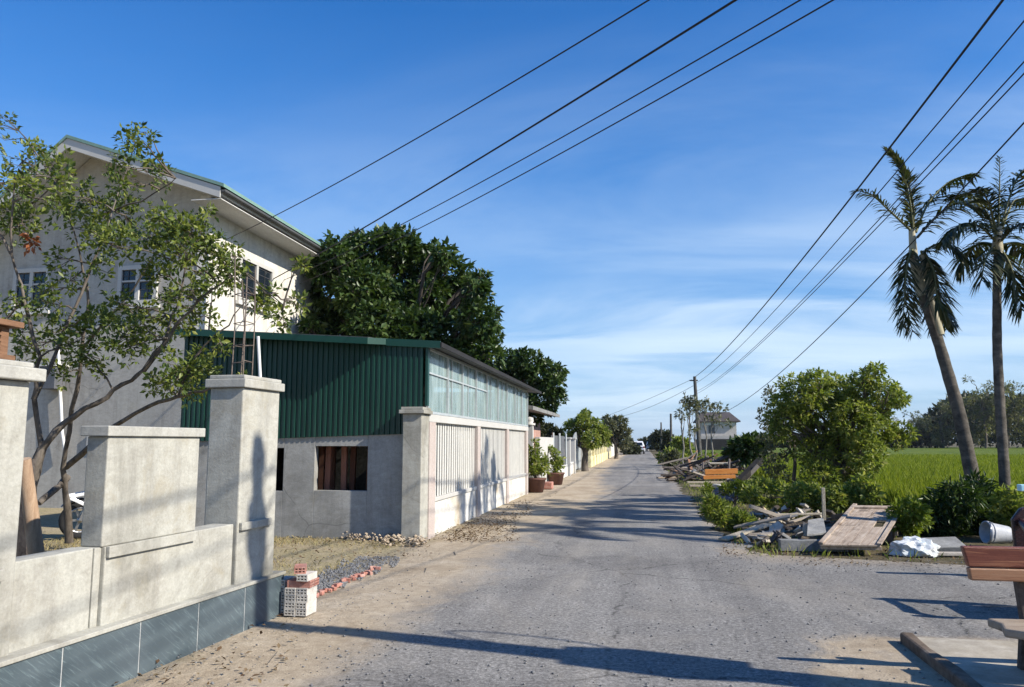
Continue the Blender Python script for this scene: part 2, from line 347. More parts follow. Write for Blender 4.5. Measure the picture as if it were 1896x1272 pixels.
sc.cycles.max_bounces = 7; sc.cycles.transparent_max_bounces = 12; sc.cycles.use_denoising = True
sc.cycles.caustics_reflective = False; sc.cycles.caustics_refractive = False

# ---------------------------------------------------------------- ground, road, field
def sep(nt, sock):
    s = nt.nodes.new('ShaderNodeSeparateXYZ'); nt.links.new(sock, s.inputs[0]); return s.outputs
def curve_of(nt, val, span, pts):
    """value curve: pts (t, v) with v in 0..1 over val/span"""
    t = mathn(nt, 'DIVIDE', val, span, True); r = nt.nodes.new('ShaderNodeValToRGB'); stops(r.color_ramp, [(a / span, (b, b, b)) for a, b in pts])
    nt.links.new(t, r.inputs[0]); return r.outputs[0]

def sand_cols(nt, vec):
    n = noise(nt, vec, .9, 8, .65, .5); n2 = noise(nt, vec, 60, 4, .75); n3 = noise(nt, vec, 9, 6, .7, .4)
    c = ramp(nt, n, [(.34, .275, .195), (.455, .38, .28), (.52, .45, .35)], .3, .7)
    c = mixc(nt, 1., c, ramp(nt, n2, [(.72,) * 3, (1.14,) * 3], .3, .7), 'MULTIPLY')
    return mixc(nt, 1., c, ramp(nt, n3, [(.80, .78, .76), (1.07,) * 3], .35, .65), 'MULTIPLY'), mathn(nt, 'ADD', n2, mathn(nt, 'MULTIPLY', n3, 2.))

m, nt, out = newmat('soil_and_sand'); vec = coords(nt); X, Y, Z = sep(nt, vec)
sand, hb = sand_cols(nt, vec)
nA = noise(nt, vec, 1.4, 7, .65, .5); nB = noise(nt, vec, 28, 5, .75)
yard = ramp(nt, nA, [(.30, .24, .15), (.40, .335, .22), (.34, .29, .17), (.44, .37, .255)], .3, .7)
yard = mixc(nt, 1., yard, ramp(nt, nB, [(.55,) * 3, (1.2,) * 3], .3, .7), 'MULTIPLY')
dirt = ramp(nt, nA, [(.06, .07, .03), (.12, .10, .06), (.20, .17, .12)], .3, .7)
dirt = mixc(nt, 1., dirt, ramp(nt, nB, [(.6,) * 3, (1.2,) * 3], .3, .7), 'MULTIPLY')
Xn = mathn(nt, 'ADD', X, mathn(nt, 'MULTIPLY', mathn(nt, 'SUBTRACT', nA, .5), 1.6))
left = mathn(nt, 'MULTIPLY', mathn(nt, 'SUBTRACT', -3.15, Xn), 3., True)
right = mathn(nt, 'MULTIPLY', mathn(nt, 'SUBTRACT', Xn, .6), 3., True)
nearb = mathn(nt, 'MULTIPLY', mathn(nt, 'SUBTRACT', 7.2, Y), 2., True)
right = mathn(nt, 'MULTIPLY', right, mathn(nt, 'SUBTRACT', 1., nearb))
c = mixc(nt, left, sand, yard); c = mixc(nt, right, c, dirt)
principled(nt, out, c, .95, .1, 0, mathn(nt, 'ADD', hb, nB), .6, .02)
g = MB()
xs = [-2900, -600, -120, -30, -12, -6, -3, 0, 3, 6, 12, 30, 120, 600, 2900]; ys = [-200, -20, 0, 4, 8, 12, 16, 24, 40, 80, 200, 700, 2000, 3900]
vsx = [(x, y, -.012) for y in ys for x in xs]; k = len(xs)
g.add(vsx, [(j * k + i, j * k + i + 1, (j + 1) * k + i + 1, (j + 1) * k + i) for j in range(len(ys) - 1) for i in range(k - 1)])
tag(g.build('ground', m, base=(0, 0, -.012), fixn=False), kind='structure')

m, nt, out = newmat('worn_asphalt'); vec = coords(nt); X, Y, Z = sep(nt, vec)
nA = noise(nt, vec, .55, 7, .6, .6); nB = noise(nt, vec, 30, 5, .9); nC = noise(nt, vec, 5, 6, .7, .4)
vo = nt.nodes.new('ShaderNodeTexVoronoi'); vo.inputs['Scale'].default_value = 85; nt.links.new(vec, vo.inputs['Vector'])
asp = ramp(nt, nA, [(.205, .198, .186), (.232, .224, .209), (.262, .252, .235)], .3, .7)
asp = mixc(nt, 1., asp, ramp(nt, nB, [(.28,) * 3, (.92,) * 3, (1.95,) * 3], .32, .69), 'MULTIPLY')
asp = mixc(nt, 1., asp, ramp(nt, nC, [(.82,) * 3, (1.1,) * 3], .3, .7), 'MULTIPLY')
# worn wheel tracks, repaired strips, cracks, oil spots
tr_ = noise(nt, coords(nt, True, (1.5, .05, 1)), 1.6, 4, .6, .2); asp = mixc(nt, 1., asp, ramp(nt, tr_, [(.84, .84, .85), (1.07,) * 3], .35, .62), 'MULTIPLY')
nP = noise(nt, vec, .22, 3, .5, .2); asp = mixc(nt, 1., asp, ramp(nt, nP, [(.88, .88, .885), (.89, .89, .895), (1.02,) * 3, (1.02,) * 3], .44, .50), 'MULTIPLY')
vc = nt.nodes.new('ShaderNodeTexVoronoi'); vc.feature = 'DISTANCE_TO_EDGE'; vc.inputs['Scale'].default_value = .42
wv = nt.nodes.new('ShaderNodeMix'); wv.data_type = 'VECTOR'; wv.inputs[0].default_value = .25; nn = nt.nodes.new('ShaderNodeTexNoise'); nn.inputs['Scale'].default_value = 2.2; nn.inputs['Detail'].default_value = 6
nt.links.new(vec, nn.inputs['Vector']); nt.links.new(vec, wv.inputs[4]); nt.links.new(nn.outputs['Color'], wv.inputs[5]); nt.links.new(wv.outputs[1], vc.inputs['Vector'])
crk = mathn(nt, 'MULTIPLY', ramp(nt, vc.outputs['Distance'], [(1, 1, 1), (0, 0, 0)], .0, .009), ramp(nt, nC, [(0, 0, 0), (.8,) * 3], .46, .56)); asp = mixc(nt, crk, asp, (.045, .044, .042))
sp_ = noise(nt, vec, 2.1, 3, .5, .2); asp = mixc(nt, ramp(nt, sp_, [(0, 0, 0), (.45,) * 3], .70, .78), asp, (.07, .068, .066))
asp = mixc(nt, ramp(nt, vo.outputs['Color'], [(0, 0, 0), (.0,) * 3, (.6,) * 3], .8, .97), asp, (.42, .41, .39))
sand, hb = sand_cols(nt, vec)
dust = mixc(nt, ramp(nt, noise(nt, coords(nt, True, (1.2, .45, 1)), .8, 7, .7, .8), [(0, 0, 0), (.45,) * 3], .48, .74), asp, (.36, .325, .27))
xe = curve_of(nt, Y, 80., [(4, .33), (7, .34), (9, .36), (12, .36), (15, .44), (19, .62), (24, .66), (28, .54), (36, .40), (80, .34)])
edge = mathn(nt, 'SUBTRACT', mathn(nt, 'MULTIPLY', xe, 3.), 3.)      # world x where the sand ends
nE = noise(nt, coords(nt, True, (1, .55, 1)), 1.1, 8, .68, .6)
Xn = mathn(nt, 'ADD', X, mathn(nt, 'MULTIPLY', mathn(nt, 'SUBTRACT', nE, .5), 2.0))
sm = mathn(nt, 'MULTIPLY', mathn(nt, 'SUBTRACT', mathn(nt, 'ADD', edge, .25), Xn), 1.7, True)
rx = mathn(nt, 'MULTIPLY', mathn(nt, 'SUBTRACT', Xn, 1.15), 3., True)
ry = mathn(nt, 'MULTIPLY', mathn(nt, 'SUBTRACT', mathn(nt, 'SUBTRACT', 6.75, mathn(nt, 'MULTIPLY', mathn(nt, 'SUBTRACT', nE, .5), 1.5)), Y), 4., True)
sm = mathn(nt, 'MAXIMUM', sm, mathn(nt, 'MULTIPLY', rx, ry))
rr2 = mathn(nt, 'MULTIPLY', mathn(nt, 'SUBTRACT', Xn, .95), 2.2, True); yy2 = mathn(nt, 'MULTIPLY', mathn(nt, 'SUBTRACT', Y, 10.2), 1., True)
sm = mathn(nt, 'MAXIMUM', sm, mathn(nt, 'MULTIPLY', mathn(nt, 'MULTIPLY', rr2, yy2), .75))
c = mixc(nt, sm, dust, sand)
principled(nt, out, c, .95, .08, 0, mathn(nt, 'ADD', nB, mathn(nt, 'MULTIPLY', hb, mathn(nt, 'MULTIPLY', sm, .5))), .7, .012)
rl, rr = [], []
y = -6.
while y < 260:
    st = .35 if y < 40 else 4.
    rl.append((-2.55 + R.uniform(-.09, .09) + (.5 if y > 30 else 0) * min(1, (y - 30) / 10), y))
    if y < 10.4: xr = 16.
    elif y < 12.2: xr = 1.5 + max(0, 11.2 - y) * 4 + R.uniform(-.1, .15)
    else: xr = 1.22 + R.uniform(-.13, .13)
    rr.append((xr, y)); y += st
g = MB(); n = len(rl)
g.add([(x, y, 0.) for x, y in rl] + [(x, y, 0.) for x, y in rr], [(i, n + i, n + i + 1, i + 1) for i in range(n - 1)])
tag(g.build('road', m, base=(0, 0, 0), fixn=False), kind='structure')

m, nt, out = newmat('rice_field_green'); vec = coords(nt)
nA = noise(nt, coords(nt, True, (1, .25, 1)), .35, 7, .6, .3); nB = noise(nt, coords(nt, True, (1, 1, 1)), 6, 6, .75)
c = ramp(nt, nA, [(.07, .105, .010), (.105, .145, .012), (.14, .17, .018)], .3, .7)
c = mixc(nt, 1., c, ramp(nt, nB, [(.6,) * 3, (1.25,) * 3], .3, .7), 'MULTIPLY')
principled(nt, out, c, .8, .15, 0, nB, .8, .15)
g = MB(); fx = [(5.2, 15.6), (5.0, 24), (4.6, 34), (3.4, 48), (3.4, 238), (330, 238), (330, 15.6)]
g.add([(x, y, .03) for x, y in fx], [tuple(range(len(fx)))])
tag(g.build('rice_field', m, base=(60, 60, .03), fixn=False), kind='structure')

m, nt, out = newmat('far_hill_forest'); vec = coords(nt); n = noise(nt, vec, .02, 6, .6)
principled(nt, out, ramp(nt, n, [(.04, .055, .03), (.08, .09, .05)]), .9, .1)
def hill(name, x0, x1, y, h, seed):
    rs = random.Random(seed); g = MB(); N = 40; prof = []
    for i in range(N + 1):
        t = i / N; prof.append((x0 + (x1 - x0) * t, h * (math.sin(math.pi * t) ** 1.3) * (.75 + .25 * math.sin(9 * t + seed)) + rs.uniform(0, 2)))
    vs = []
    for x, z in prof: vs += [(x, y - 300, -1), (x, y, z), (x, y + 300, -1)]
    g.add(vs, [(3 * i + a, 3 * i + 3 + a, 3 * i + 4 + a, 3 * i + 1 + a) for i in range(N) for a in (0, 1)], True)
    tag(g.build(name, m, fixn=False), kind='structure')
m = bpy.data.materials.new('haze_air'); m.use_nodes = True; nt = m.node_tree; nt.nodes.clear(); out = nt.nodes.new('ShaderNodeOutputMaterial')
pv = nt.nodes.new('ShaderNodeVolumePrincipled'); pv.inputs['Color'].default_value = (.80, .88, 1, 1); pv.inputs['Density'].default_value = .00010; pv.inputs['Anisotropy'].default_value = .2; nt.links.new(pv.outputs[0], out.inputs['Volume'])
g = MB(); g.box(-3050, 3050, -260, 4000, -3, 95); tag(g.build('haze', m, base=(0, 0, -3)), 'thin bluish haze in the air', 'haze', kind='stuff')
hill('hill', 180, 700, 2600, 62, 3); hill('hill', -300, 260, 3200, 40, 5)

# ---------------------------------------------------------------- foreground boundary wall (local x runs along the wall, -y faces the road)
ux, uy = (.17 / 3.0048, 3.0 / 3.0048)
WA = Vector((-3.42, 3.87, 0)); wrz = math.atan2(uy, ux)
wall = thing('boundary_wall', 'unfinished grey cement boundary wall with slate blue tile plinth beside the road', 'wall', WA, wrz)
ce = MAT['cement']
def wl(name, mat, boxes, bev=.008, parent=None):
    g = MB()
    for b in boxes: g.box(*b)
    return g.build(name, mat, parent or wall, local=True, bevel=bev)
# low wall segments   (x0,x1, y0,y1, z0,z1)
wl('low_wall', ce, [(-3.2, -.46, 0, .16, .33, .845)])
wl('low_wall', ce, [(.032, .639, 0, .16, .33, .845)])
wl('low_wall', ce, [(.70, 2.135, -.035, .15, .33, .842)])
# middle tall panel with coping and shadow band
pan = wl('wall_panel', ce, [(.68, 1.645, -.022, .135, .843, 1.535)])
wl('coping', MAT['cap'], [(.65, 1.68, -.045, .165, 1.536, 1.602)], .006, pan)
wl('band', ce, [(.705, 1.60, -.062, -.036, .775, .845)], .004, pan)
wl('wall_panel', ce, [(.64, .698, -.008, .15, .33, .842)], .004)
# square pillars
def pillar(s0, s1, d, top, bz, ov=.032):
    p = wl('pillar', ce, [(s0, s1, d, d + .31, .33, top)], .012)
    wl('cap', MAT['cap'], [(s0 - ov, s1 + ov, d - ov, d + .31 + ov, top + .002, top + .075), (s0 - .008, s1 + .008, d - .010, d + .318, top + .0755, top + .108)], .008, p)
    wl('band', ce, [(s0 + .015, s1 - .10, d - .03, d - .002, bz, bz + .062)], .004, p)
    return p
pillar(-.46, .03, -.03, 1.835, .765, .055)
p2 = pillar(2.162, 2.755, -.055, 1.945, .785)
pillar(-3.1, -2.5, -.03, 1.835, .765)
# plinth: cement core, thin ledge, tiles with white joints
pl = wl('plinth', MAT['grout'], [(-3.2, 2.86, -.098, .20, -.05, .335)], .0)
wl('ledge', ce, [(-3.2, 2.875, -.115, .22, .336, .362)], .004, pl)
ti = []
j = [-2.9, -2.25, -1.6, -.95, -.33, .33, .99, 1.62, 2.24, 2.86]
for a, b in zip(j[:-1], j[1:]): ti.append((a + .006, b - .006, -.101, -.0985, -.04, .333))
ti.append((2.861, 2.874, -.094, .19, -.04, .333))
wl('tile_facing', MAT['tile'], ti, 0, pl)
# starter bars and a plastic pipe sticking out of the end pillar
g = MB(); rb = [(2.33, .06), (2.47, .06), (2.33, .17), (2.47, .17)]
for k, (a, b) in enumerate(rb):
    h = 2.92 + .09 * (k % 3); g.tube([(a, b, 2.0), (a + .01 * k, b, 2.5), (a - .012 * k + .012, b + .01, h)], .0062, 6)
for z in (2.18, 2.33, 2.52, 2.78):
    pts = [(*q, z + R.uniform(-.012, .012)) for q in (rb[0], rb[1], rb[3], rb[2], rb[0])]; g.tube(pts, .004, 5)
g.build('reinforcing_bars', MAT['rust'], p2, local=True)
g = MB(); g.tube([(2.62, .06, 2.0), (2.56, .07, 2.43)], .014, 8); g.build('plastic_pipe', MAT['pvc'], p2, local=True)

# ---------------------------------------------------------------- workshop shed
shed = thing('workshop_shed', 'low workshop shed with green corrugated side and grey cement wall behind the slatted fence', 'shed', (-5.4, 12, 0))
Y0 = 11.95; XL, XR = -7.5, -3.42
g = MB(); zt = 1.66
ops = [(-5.97, -5.69, .72, 1.40), (-5.16, -4.28, .735, 1.43)]
x = XL
for a, b, z0, z1 in ops:
    g.box(x, a, Y0, Y0 + .14, -.05, zt); g.box(a, b, Y0, Y0 + .14, -.05, z0); g.box(a, b, Y0, Y0 + .14, z1, zt); x = b
g.box(x, XR, Y0, Y0 + .14, -.05, zt)
g.box(XL, XL + .14, Y0 + .141, 23.2, -.05, 3.2); g.box(XL, XR, 23.21, 23.35, -.05, 3.0)
sw = g.build('wall', MAT['cement_grey'], shed, bevel=.006)
g = MB(); g.box(XL + .15, -3.62, 13.35, 13.45, 0, 2.95); g.build('light_blocker', MAT['dark_wood'], shed)  # added dark screen, blocks daylight so the window openings look dark
# cladding: trapezoidal ribs
def roofz(x): return 3.30 + (x - XL) * (3.03 - 3.30) / (XR - XL)
g = MB(); pitch = .088; x = XL - .02; prof = []
while x < -3.45:
    for dx, dy in ((0, 0), (.030, 0), (.040, -.024), (.076, -.024), (.086, 0)): prof.append((x + dx, Y0 - .012 + dy))
    x += pitch
vs = []
for a, b in prof: vs += [(a, b, 1.50 + (a - XL) * .032), (a, b, roofz(a) - .02)]
g.add(vs, [(2 * i, 2 * i + 2, 2 * i + 3, 2 * i + 1) for i in range(len(prof) - 1)])
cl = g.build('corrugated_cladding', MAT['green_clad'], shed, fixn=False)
g = MB(); g.box(-3.345, -3.305, Y0 - .045, Y0 + .05, 2.06, roofz(-3.3) - .03); g.build('corner_flashing', MAT['green_trim'], cl)
# roof sheet, projecting over the clad side except near the road corner
g = MB()
def rp(x, y, dz=0, dp=False): return (x, y, roofz(x) + dz - (.030 if (dp or y < 11.637) else 0.))
poly = [(-7.65, 11.64), (-4.20, 11.64), (-4.02, 11.90), (-3.10, 11.90), (-3.10, 24.3), (-7.65, 24.3)]
n = len(poly); dr_ = lambda b: -.0 if b < 11.7 else 0.; vs = [rp(a, b, .0 + dr_(b)) for a, b in poly] + [rp(a, b, .05 + dr_(b)) for a, b in poly]
g.add(vs, [tuple(range(n))[::-1], tuple(range(n, 2 * n))] + [(i, (i + 1) % n, n + (i + 1) % n, n + i) for i in range(n)])
rf = g.build('roof', MAT['dark_roof'], shed)
g = MB(); g.hexa([rp(-7.66, 11.60, -.035), rp(-4.20, 11.60, -.035), rp(-4.20, 11.636, -.035), rp(-7.66, 11.636, -.035), rp(-7.66, 11.60, .065), rp(-4.20, 11.60, .065), rp(-4.20, 11.636, .065), rp(-7.66, 11.636, .065)])
g.hexa([rp(-4.199, 11.60, -.035), rp(-3.99, 11.862, -.035), rp(-3.99, 11.898, -.035), rp(-4.199, 11.636, -.035), rp(-4.199, 11.60, .065), rp(-3.99, 11.862, .065), rp(-3.99, 11.898, .065), rp(-4.199, 11.636, .065)])
g.hexa([rp(-3.989, 11.862, -.05), rp(-3.10, 11.862, -.05), rp(-3.10, 11.898, -.05), rp(-3.989, 11.898, -.05), rp(-3.989, 11.862, .065), rp(-3.10, 11.862, .065), rp(-3.10, 11.898, .065), rp(-3.989, 11.898, .065)])
g.build('ridge_flashing', MAT['green_trim'], rf)
g = MB(); g.box(-3.095, -3.075, 11.86, 24.32, roofz(-3.0) - .025, roofz(-3.0) + .052); g.build('eave_trim', MAT['far_black'], rf)
# glazed front above the fence
gz = MB(); zb, ztg = 1.945, roofz(-3.36) - .02
gz.box(-3.372, -3.366, 12.05, 23.1, zb, ztg); gl = gz.build('glazing', MAT['glazing'], shed)
g = MB(); ys = [12.05, 13.35, 14.5, 15.75, 16.9, 18.25, 19.5, 20.8, 22.0, 23.1]
for y in ys: g.box(-3.364, -3.325, y - .016, y + .016, zb, ztg)
for y in (13.7, 15.05, 17.4, 18.9, 21.3): g.box(-3.364, -3.345, y - .008, y + .008, zb, ztg)
for z in (zb + .02, ztg - .02): g.box(-3.3645, -3.330, 12.03, 23.12, z - .02, z + .02)
g.box(-3.3645, -3.34, 12.05, 16.9, 2.585, 2.61)
g.build('glazing_frame', MAT['galv'], gl)
# things inside the shed, seen through the window openings and the fence
for k, (x, y, a) in enumerate([(PY(606, 870, 12.28).x, 12.28, .02), (PY(638, 870, 12.32).x, 12.32, -.03), (PY(652, 870, 12.8).x, 12.8, .02), (PY(594, 870, 12.9).x, 12.9, .02),  (-4.55, 12.75, .04), (-4.3, 12.6, -.02), (-4.12, 12.9, .03), (-5.25, 12.9, .0), (-5.9, 12.7, .02)]):
    g = MB(); g.beam((x, y, 0), (x + a, y + .05, 2.3), .09, .07); o = g.build('timber_post', MAT['timber_red'], bevel=.004)
    tag(o, 'reddish timber post standing inside the shed behind its open window', 'timber', 'timber posts inside the shed')
g = MB(); g.box(-5.6, -3.9, 14.2, 15.4, 0, .75); g.box(-5.3, -4.2, 14.35, 15.2, .752, 1.2)
tag(g.build('timber_stack', MAT['brown_wood'], bevel=.01), 'dark stack of sawn boards standing inside the green shed', 'timber stack')

MAT['backing'] = M('fence_backing', [(.26, .26, .24), (.36, .35, .32)], 2, 40, .7)
# ---------------------------------------------------------------- slatted fence along the road
fen = thing('slatted_fence', 'roadside fence of white vertical slats with cement pillar in front of green shed', 'fence', (-3.4, 17, 0))
g = MB(); g.box(-3.64, -3.335, 11.70, 12.12, -.05, 1.93); pp = g.build('pillar', MAT['cement'], fen, bevel=.012)
g = MB(); g.box(-3.69, -3.285, 11.65, 12.17, 1.932, 1.99); g.box(-3.665, -3.31, 11.675, 12.145, 1.9905, 2.035); g.build('cap', MAT['cement'], pp, bevel=.008)
g = MB(); g.box(-3.50, -3.36, 12.12, 23.1, -.05, .535); g.build('base_wall', MAT['dirty_white'], fen, bevel=.006)
g = MB(); g.box(-3.52, -3.335, 12.12, 23.12, .536, .60); g.build('sill', MAT['white_paint'], fen, bevel=.006)
g = MB(); g.box(-3.51, -3.325, 12.12, 23.15, 1.815, 1.94); g.build('top_beam', MAT['white_paint'], fen, bevel=.008)
posts = [(12.121, 12.50), (15.85, 16.12), (19.43, 19.68), (22.75, 23.05)]
for a, b in posts:
    g = MB(); g.box(-3.52, -3.318, a, b, -.05, 1.813); g.build('post', MAT['pink_post'], fen, bevel=.008)
for (a, b) in ((12.50, 15.85), (16.12, 19.43), (19.68, 22.75)):
    g = MB(); N = 20; st = (b - a) / N
    for i in range(N):
        y = a + st * (i + .5) + R.uniform(-.008, .008); g.box(-3.392, -3.387, y - .052, y + .052, .602, 1.813)
    g.build('slat_panel', MAT['slat'], fen)
    g = MB(); g.box(-3.475, -3.468, a, b, .602, 1.813); g.build('backing_sheet', MAT['backing'], fen)

# ---------------------------------------------------------------- two-storey house
HC = Vector(PY(388, 400, 16.15)); HC.z = 0; ga = rad(86)
hd = Vector((-math.sin(ga), math.cos(ga), 0)); hn = Vector((-math.cos(ga), -math.sin(ga), 0))   # along the gable, outward normal
house = thing('house', 'two-storey cement rendered house with white roof edge behind the green shed', 'house', HC)
def gpx(px, py, off=0.):
    a = HC + hn * off; return PL(px, py, a, a + hd)
def gp(s, z, off=0.): q = HC + hd * s + hn * off; return Vector((q.x, q.y, z))
def gs(p): return (p - HC).dot(hd)
OV = .76
E1 = gpx(409, 352, OV); RG = gpx(126, 262, OV); EL = gpx(20, 358, OV)
ze = E1.z; sR = gs(RG); zR = RG.z; sE = gs(E1)
slopeL = (zR - EL.z) / (gs(EL) - sR); sEL = gs(EL) + 1.6; zEL = zR - slopeL * (sEL - sR)
slopeR = (zR - ze) / (sR - sE)
LEN = 6.4
# walls
sW = sEL - .5
g = MB(); th = Vector((0, LEN, 0))
zc = zR - slopeR * (sR - 0) - .1
poly = [gp(0, -.05), gp(sW, -.05), gp(sW, zR - slopeL * (sW - sR) - .1), gp(sR, zR - .1), gp(0, zc)]
g.prism(poly, hd * 0 + Vector((0, .25, 0)))
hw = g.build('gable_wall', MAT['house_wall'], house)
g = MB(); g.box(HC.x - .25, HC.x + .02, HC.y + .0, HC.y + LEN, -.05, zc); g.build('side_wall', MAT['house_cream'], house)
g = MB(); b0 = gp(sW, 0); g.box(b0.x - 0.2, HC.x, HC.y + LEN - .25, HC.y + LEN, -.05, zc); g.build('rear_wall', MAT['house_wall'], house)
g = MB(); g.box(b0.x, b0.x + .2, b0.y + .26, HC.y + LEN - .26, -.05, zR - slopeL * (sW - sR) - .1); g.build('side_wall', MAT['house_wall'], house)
# roof: two slopes, each a slab (soffit + fascia + sheet)
yv = Vector((0, LEN + OV + .1, 0))
def slab(p, q, t0, t1, gg, ext=0.):
    d = (q - p).normalized(); q2 = q + d * ext
    up = Vector((0, 0, 1)); a = [p + up * t0, q2 + up * t0, q2 + up * t0 + yv, p + up * t0 + yv]; b = [v + up * (t1 - t0) for v in a]
    gg.hexa([*a, *b])
LE = gp(sEL, zEL, OV)
g = MB(); slab(RG, E1, -.10, .0, g); slab(RG, LE, -.10, .0, g); so_ = g.build('roof_soffit', MAT['white_trim'], house)
g = MB(); nrm = hn * .03
RG2, E2, LE2 = RG + nrm, E1 + nrm, LE + nrm
for p, q in ((RG2, E2), (RG2, LE2)):
    up = Vector((0, 0, 1)); g.hexa([p - up * .17, q - up * .17, q - up * .17 - nrm * .95, p - up * .17 - nrm * .95, p + up * .07, q + up * .07, q + up * .07 - nrm * .95, p + up * .07 - nrm * .95])
g.build('fascia', MAT['white_paint'], house)
g = MB(); e1 = E1 + Vector((.10, 0, -.02)); slab(RG + hn * .06, e1 + hn * .06, .075, .15, g); slab(RG + hn * .06, LE + hn * .06, .075, .15, g); g.build('roof', MAT['green_roof'], house)
g = MB(); g.box(E1.x + .005, E1.x + .13, E1.y - .02, E1.y + yv.y, E1.z - .055, E1.z + .01); g.build('gutter', MAT['dark_roof'], house, bevel=.02)
g = MB(); g.box(HC.x + .021, E1.x, E1.y + .02, E1.y + yv.y, E1.z - .19, E1.z - .172); g.build('eave_soffit', MAT['white_trim'], house)
# windows
def window(parent, o, u, n, w, h, cols=2, bar=None, sill=True):
    """o: lower corner on the wall face, u along, n outward"""
    o, u, n = Vector(o), Vector(u), Vector(n); z = Vector((0, 0, 1)); f = .10; GL = []
    def bx(g, a0, a1, z0, z1, n0, n1): g.obox(o + u * (a0 + a1) / 2 + z * (z0 + z1) / 2 + n * (n0 + n1) / 2, u * (a1 - a0) / 2, n * (n1 - n0) / 2, z * (z1 - z0) / 2)
    g = MB(); bx(g, f, w - f, f, h - f, .002, .012); 
    fr = MB(); bx(fr, 0, f, 0, h, .0, .06); bx(fr, w - f, w, 0, h, .0, .06); bx(fr, f, w - f, 0, f, .0, .06); bx(fr, f, w - f, h - f, h, .0, .06)
    for c in range(1, cols): bx(fr, w * c / cols - .05, w * c / cols + .05, f, h - f, .0, .055)
    for c in range(cols):
        if bar: bx(fr, w * c / cols + (.05 if c else f), w * (c + 1) / cols - (.05 if c < cols - 1 else f), h * bar - .02, h * bar + .02, .0, .045)
    for c in range(cols):
        gl = MB(); bx(gl, w * (c + .5) / cols - .008, w * (c + .5) / cols + .008, .06, h - .06, .0222, .028); GL.append(gl)
        for q in (.2, .38, .56, .74, .88): bx(gl, w * c / cols + .06, w * (c + 1) / cols - .06, h * q - .008, h * q + .008, .0125, .022)
    wo_ = fr.build('window', MAT['white_paint'], parent); g.build('pane', MAT['dark_glass'], wo_)
    for gl in GL: gl.build('window_grille', MAT['dark_frame'], wo_)
    if sill: s = MB(); bx(s, -.08, w + .08, -.09, -.005, .0, .10); s.build('sill', MAT['white_trim'], wo_)
    return wo_
def gwin(x0, x1, yt, yb, **k):
    a = gpx(x0, yb); b = gpx(x1, yb); t = gpx(x0, yt); s0, s1 = gs(b), gs(a)
    window(house, gp(s0, a.z), hd, hn, s1 - s0, t.z - a.z, **k)
gwin(23, 90, 500, 578, bar=.62); gwin(218, 291, 494, 566, bar=.6); gwin(163, 187, 805, 830, sill=False)
a = PX(442, 470, HC.x + .02); b = PX(501, 578, HC.x + .02)
window(house, (HC.x + .02, b.y, b.z), (0, -1, 0), (1, 0, 0), b.y - a.y, a.z - b.z)
# conduit, drain pipe and meter box on the gable wall
g = MB(); q = [gpx(*p, .12) for p in ((108, 640), (110, 700), (113, 750), (115, 800), (121, 838))]; g.tube(q, .035, 8)
g.build('drain_pipe', MAT['pvc'], house)
g = MB(); c = gpx(97, 700, .2); g.obox(c, hd * .22, hn * .16, Vector((0, 0, .26))); mb_ = g.build('meter_box', MAT['dark_gate'], house, bevel=.01)
g = MB(); g.obox(c + Vector((0, 0, .29)), hd * .26, hn * .2, Vector((0, 0, .025))); g.build('lid', MAT['white_trim'], mb_)
g = MB(); g.tube([gpx(391, 560, .05), gpx(386, 620, .05), gpx(383, 700, .05)], .02, 6); g.tube([gpx(395, 440, .03), gpx(392, 560, .05)], .012, 6); g.build('cable', MAT['wire'], house)

# ---------------------------------------------------------------- further along the left side of the road
XF = -3.34
t = thing('small_house', 'low reddish brown house with grey eave just past the slatted fence', 'house', (-6, 28, 0))
g = MB(); g.box(-8.5, -4.1, 24.9, 25.05, 0, 2.25); g.box(-4.25, -4.1, 25.051, 32, 0, 2.25); g.build('wall', MAT['brown_wall'], t)
g = MB(); g.hexa([(-9, 24.4, 3.3), (-3.35, 24.4, 2.50), (-3.35, 32.5, 2.50), (-9, 32.5, 3.3), (-9, 24.4, 3.42), (-3.35, 24.4, 2.62), (-3.35, 32.5, 2.62), (-9, 32.5, 3.42)]); g.build('roof', MAT['rubble_grey'], t)
g = MB(); g.box(-3.62, -3.40, 24.62, 24.84, 0, 2.02); g.lathe((-3.51, 24.73, 2.02), [(.17, 0), (.19, .05), (.10, .07), (.13, .14), (.11, .24), (.0, .27)], 12)
tag(g.build('gate_post', MAT['white_paint']), 'white gate post with round finial between slatted fence and white wall', 'gate post')
g = MB(); g.box(-3.50, -3.34, 25.9, 30.0, -.05, 1.66); w_ = g.build('white_wall', MAT['white_paint'], bevel=.01)
tag(w_, 'plain bright white wall standing behind the two potted trees', 'wall')
t = thing('steel_fence', 'dark grey steel fence on a low stone wall past the white wall', 'fence', (-3.4, 32.5, 0))
g = MB(); g.box(-3.46, -3.44, 30.1, 35.2, .5, 1.75); g.build('panel', MAT['dark_gate'], t)
g = MB(); g.box(-3.50, -3.30, 30.05, 35.25, -.05, .49); g.build('stone_base', MAT['dirty_white'], t, bevel=.02)
for y in (30.1, 32.4, 35.2):
    g = MB(); g.tube([(-3.36, y, 0), (-3.36, y, 1.85)], .04, 8); g.build('post', MAT['galv'], t)
t = thing('white_gate', 'white arched metal gate between white posts farther down the road', 'gate', (-3.3, 40, 0))
for y in (35.6, 38.3, 43.4, 46.4):
    g = MB(); g.box(-3.46, -3.20, y - .14, y + .14, -.05, 1.62 if y < 45 else 1.5); g.box(-3.50, -3.16, y - .18, y + .18, 1.622 if y < 45 else 1.502, 1.70 if y < 45 else 1.58); g.build('post', MAT['white_paint'], t, bevel=.01)
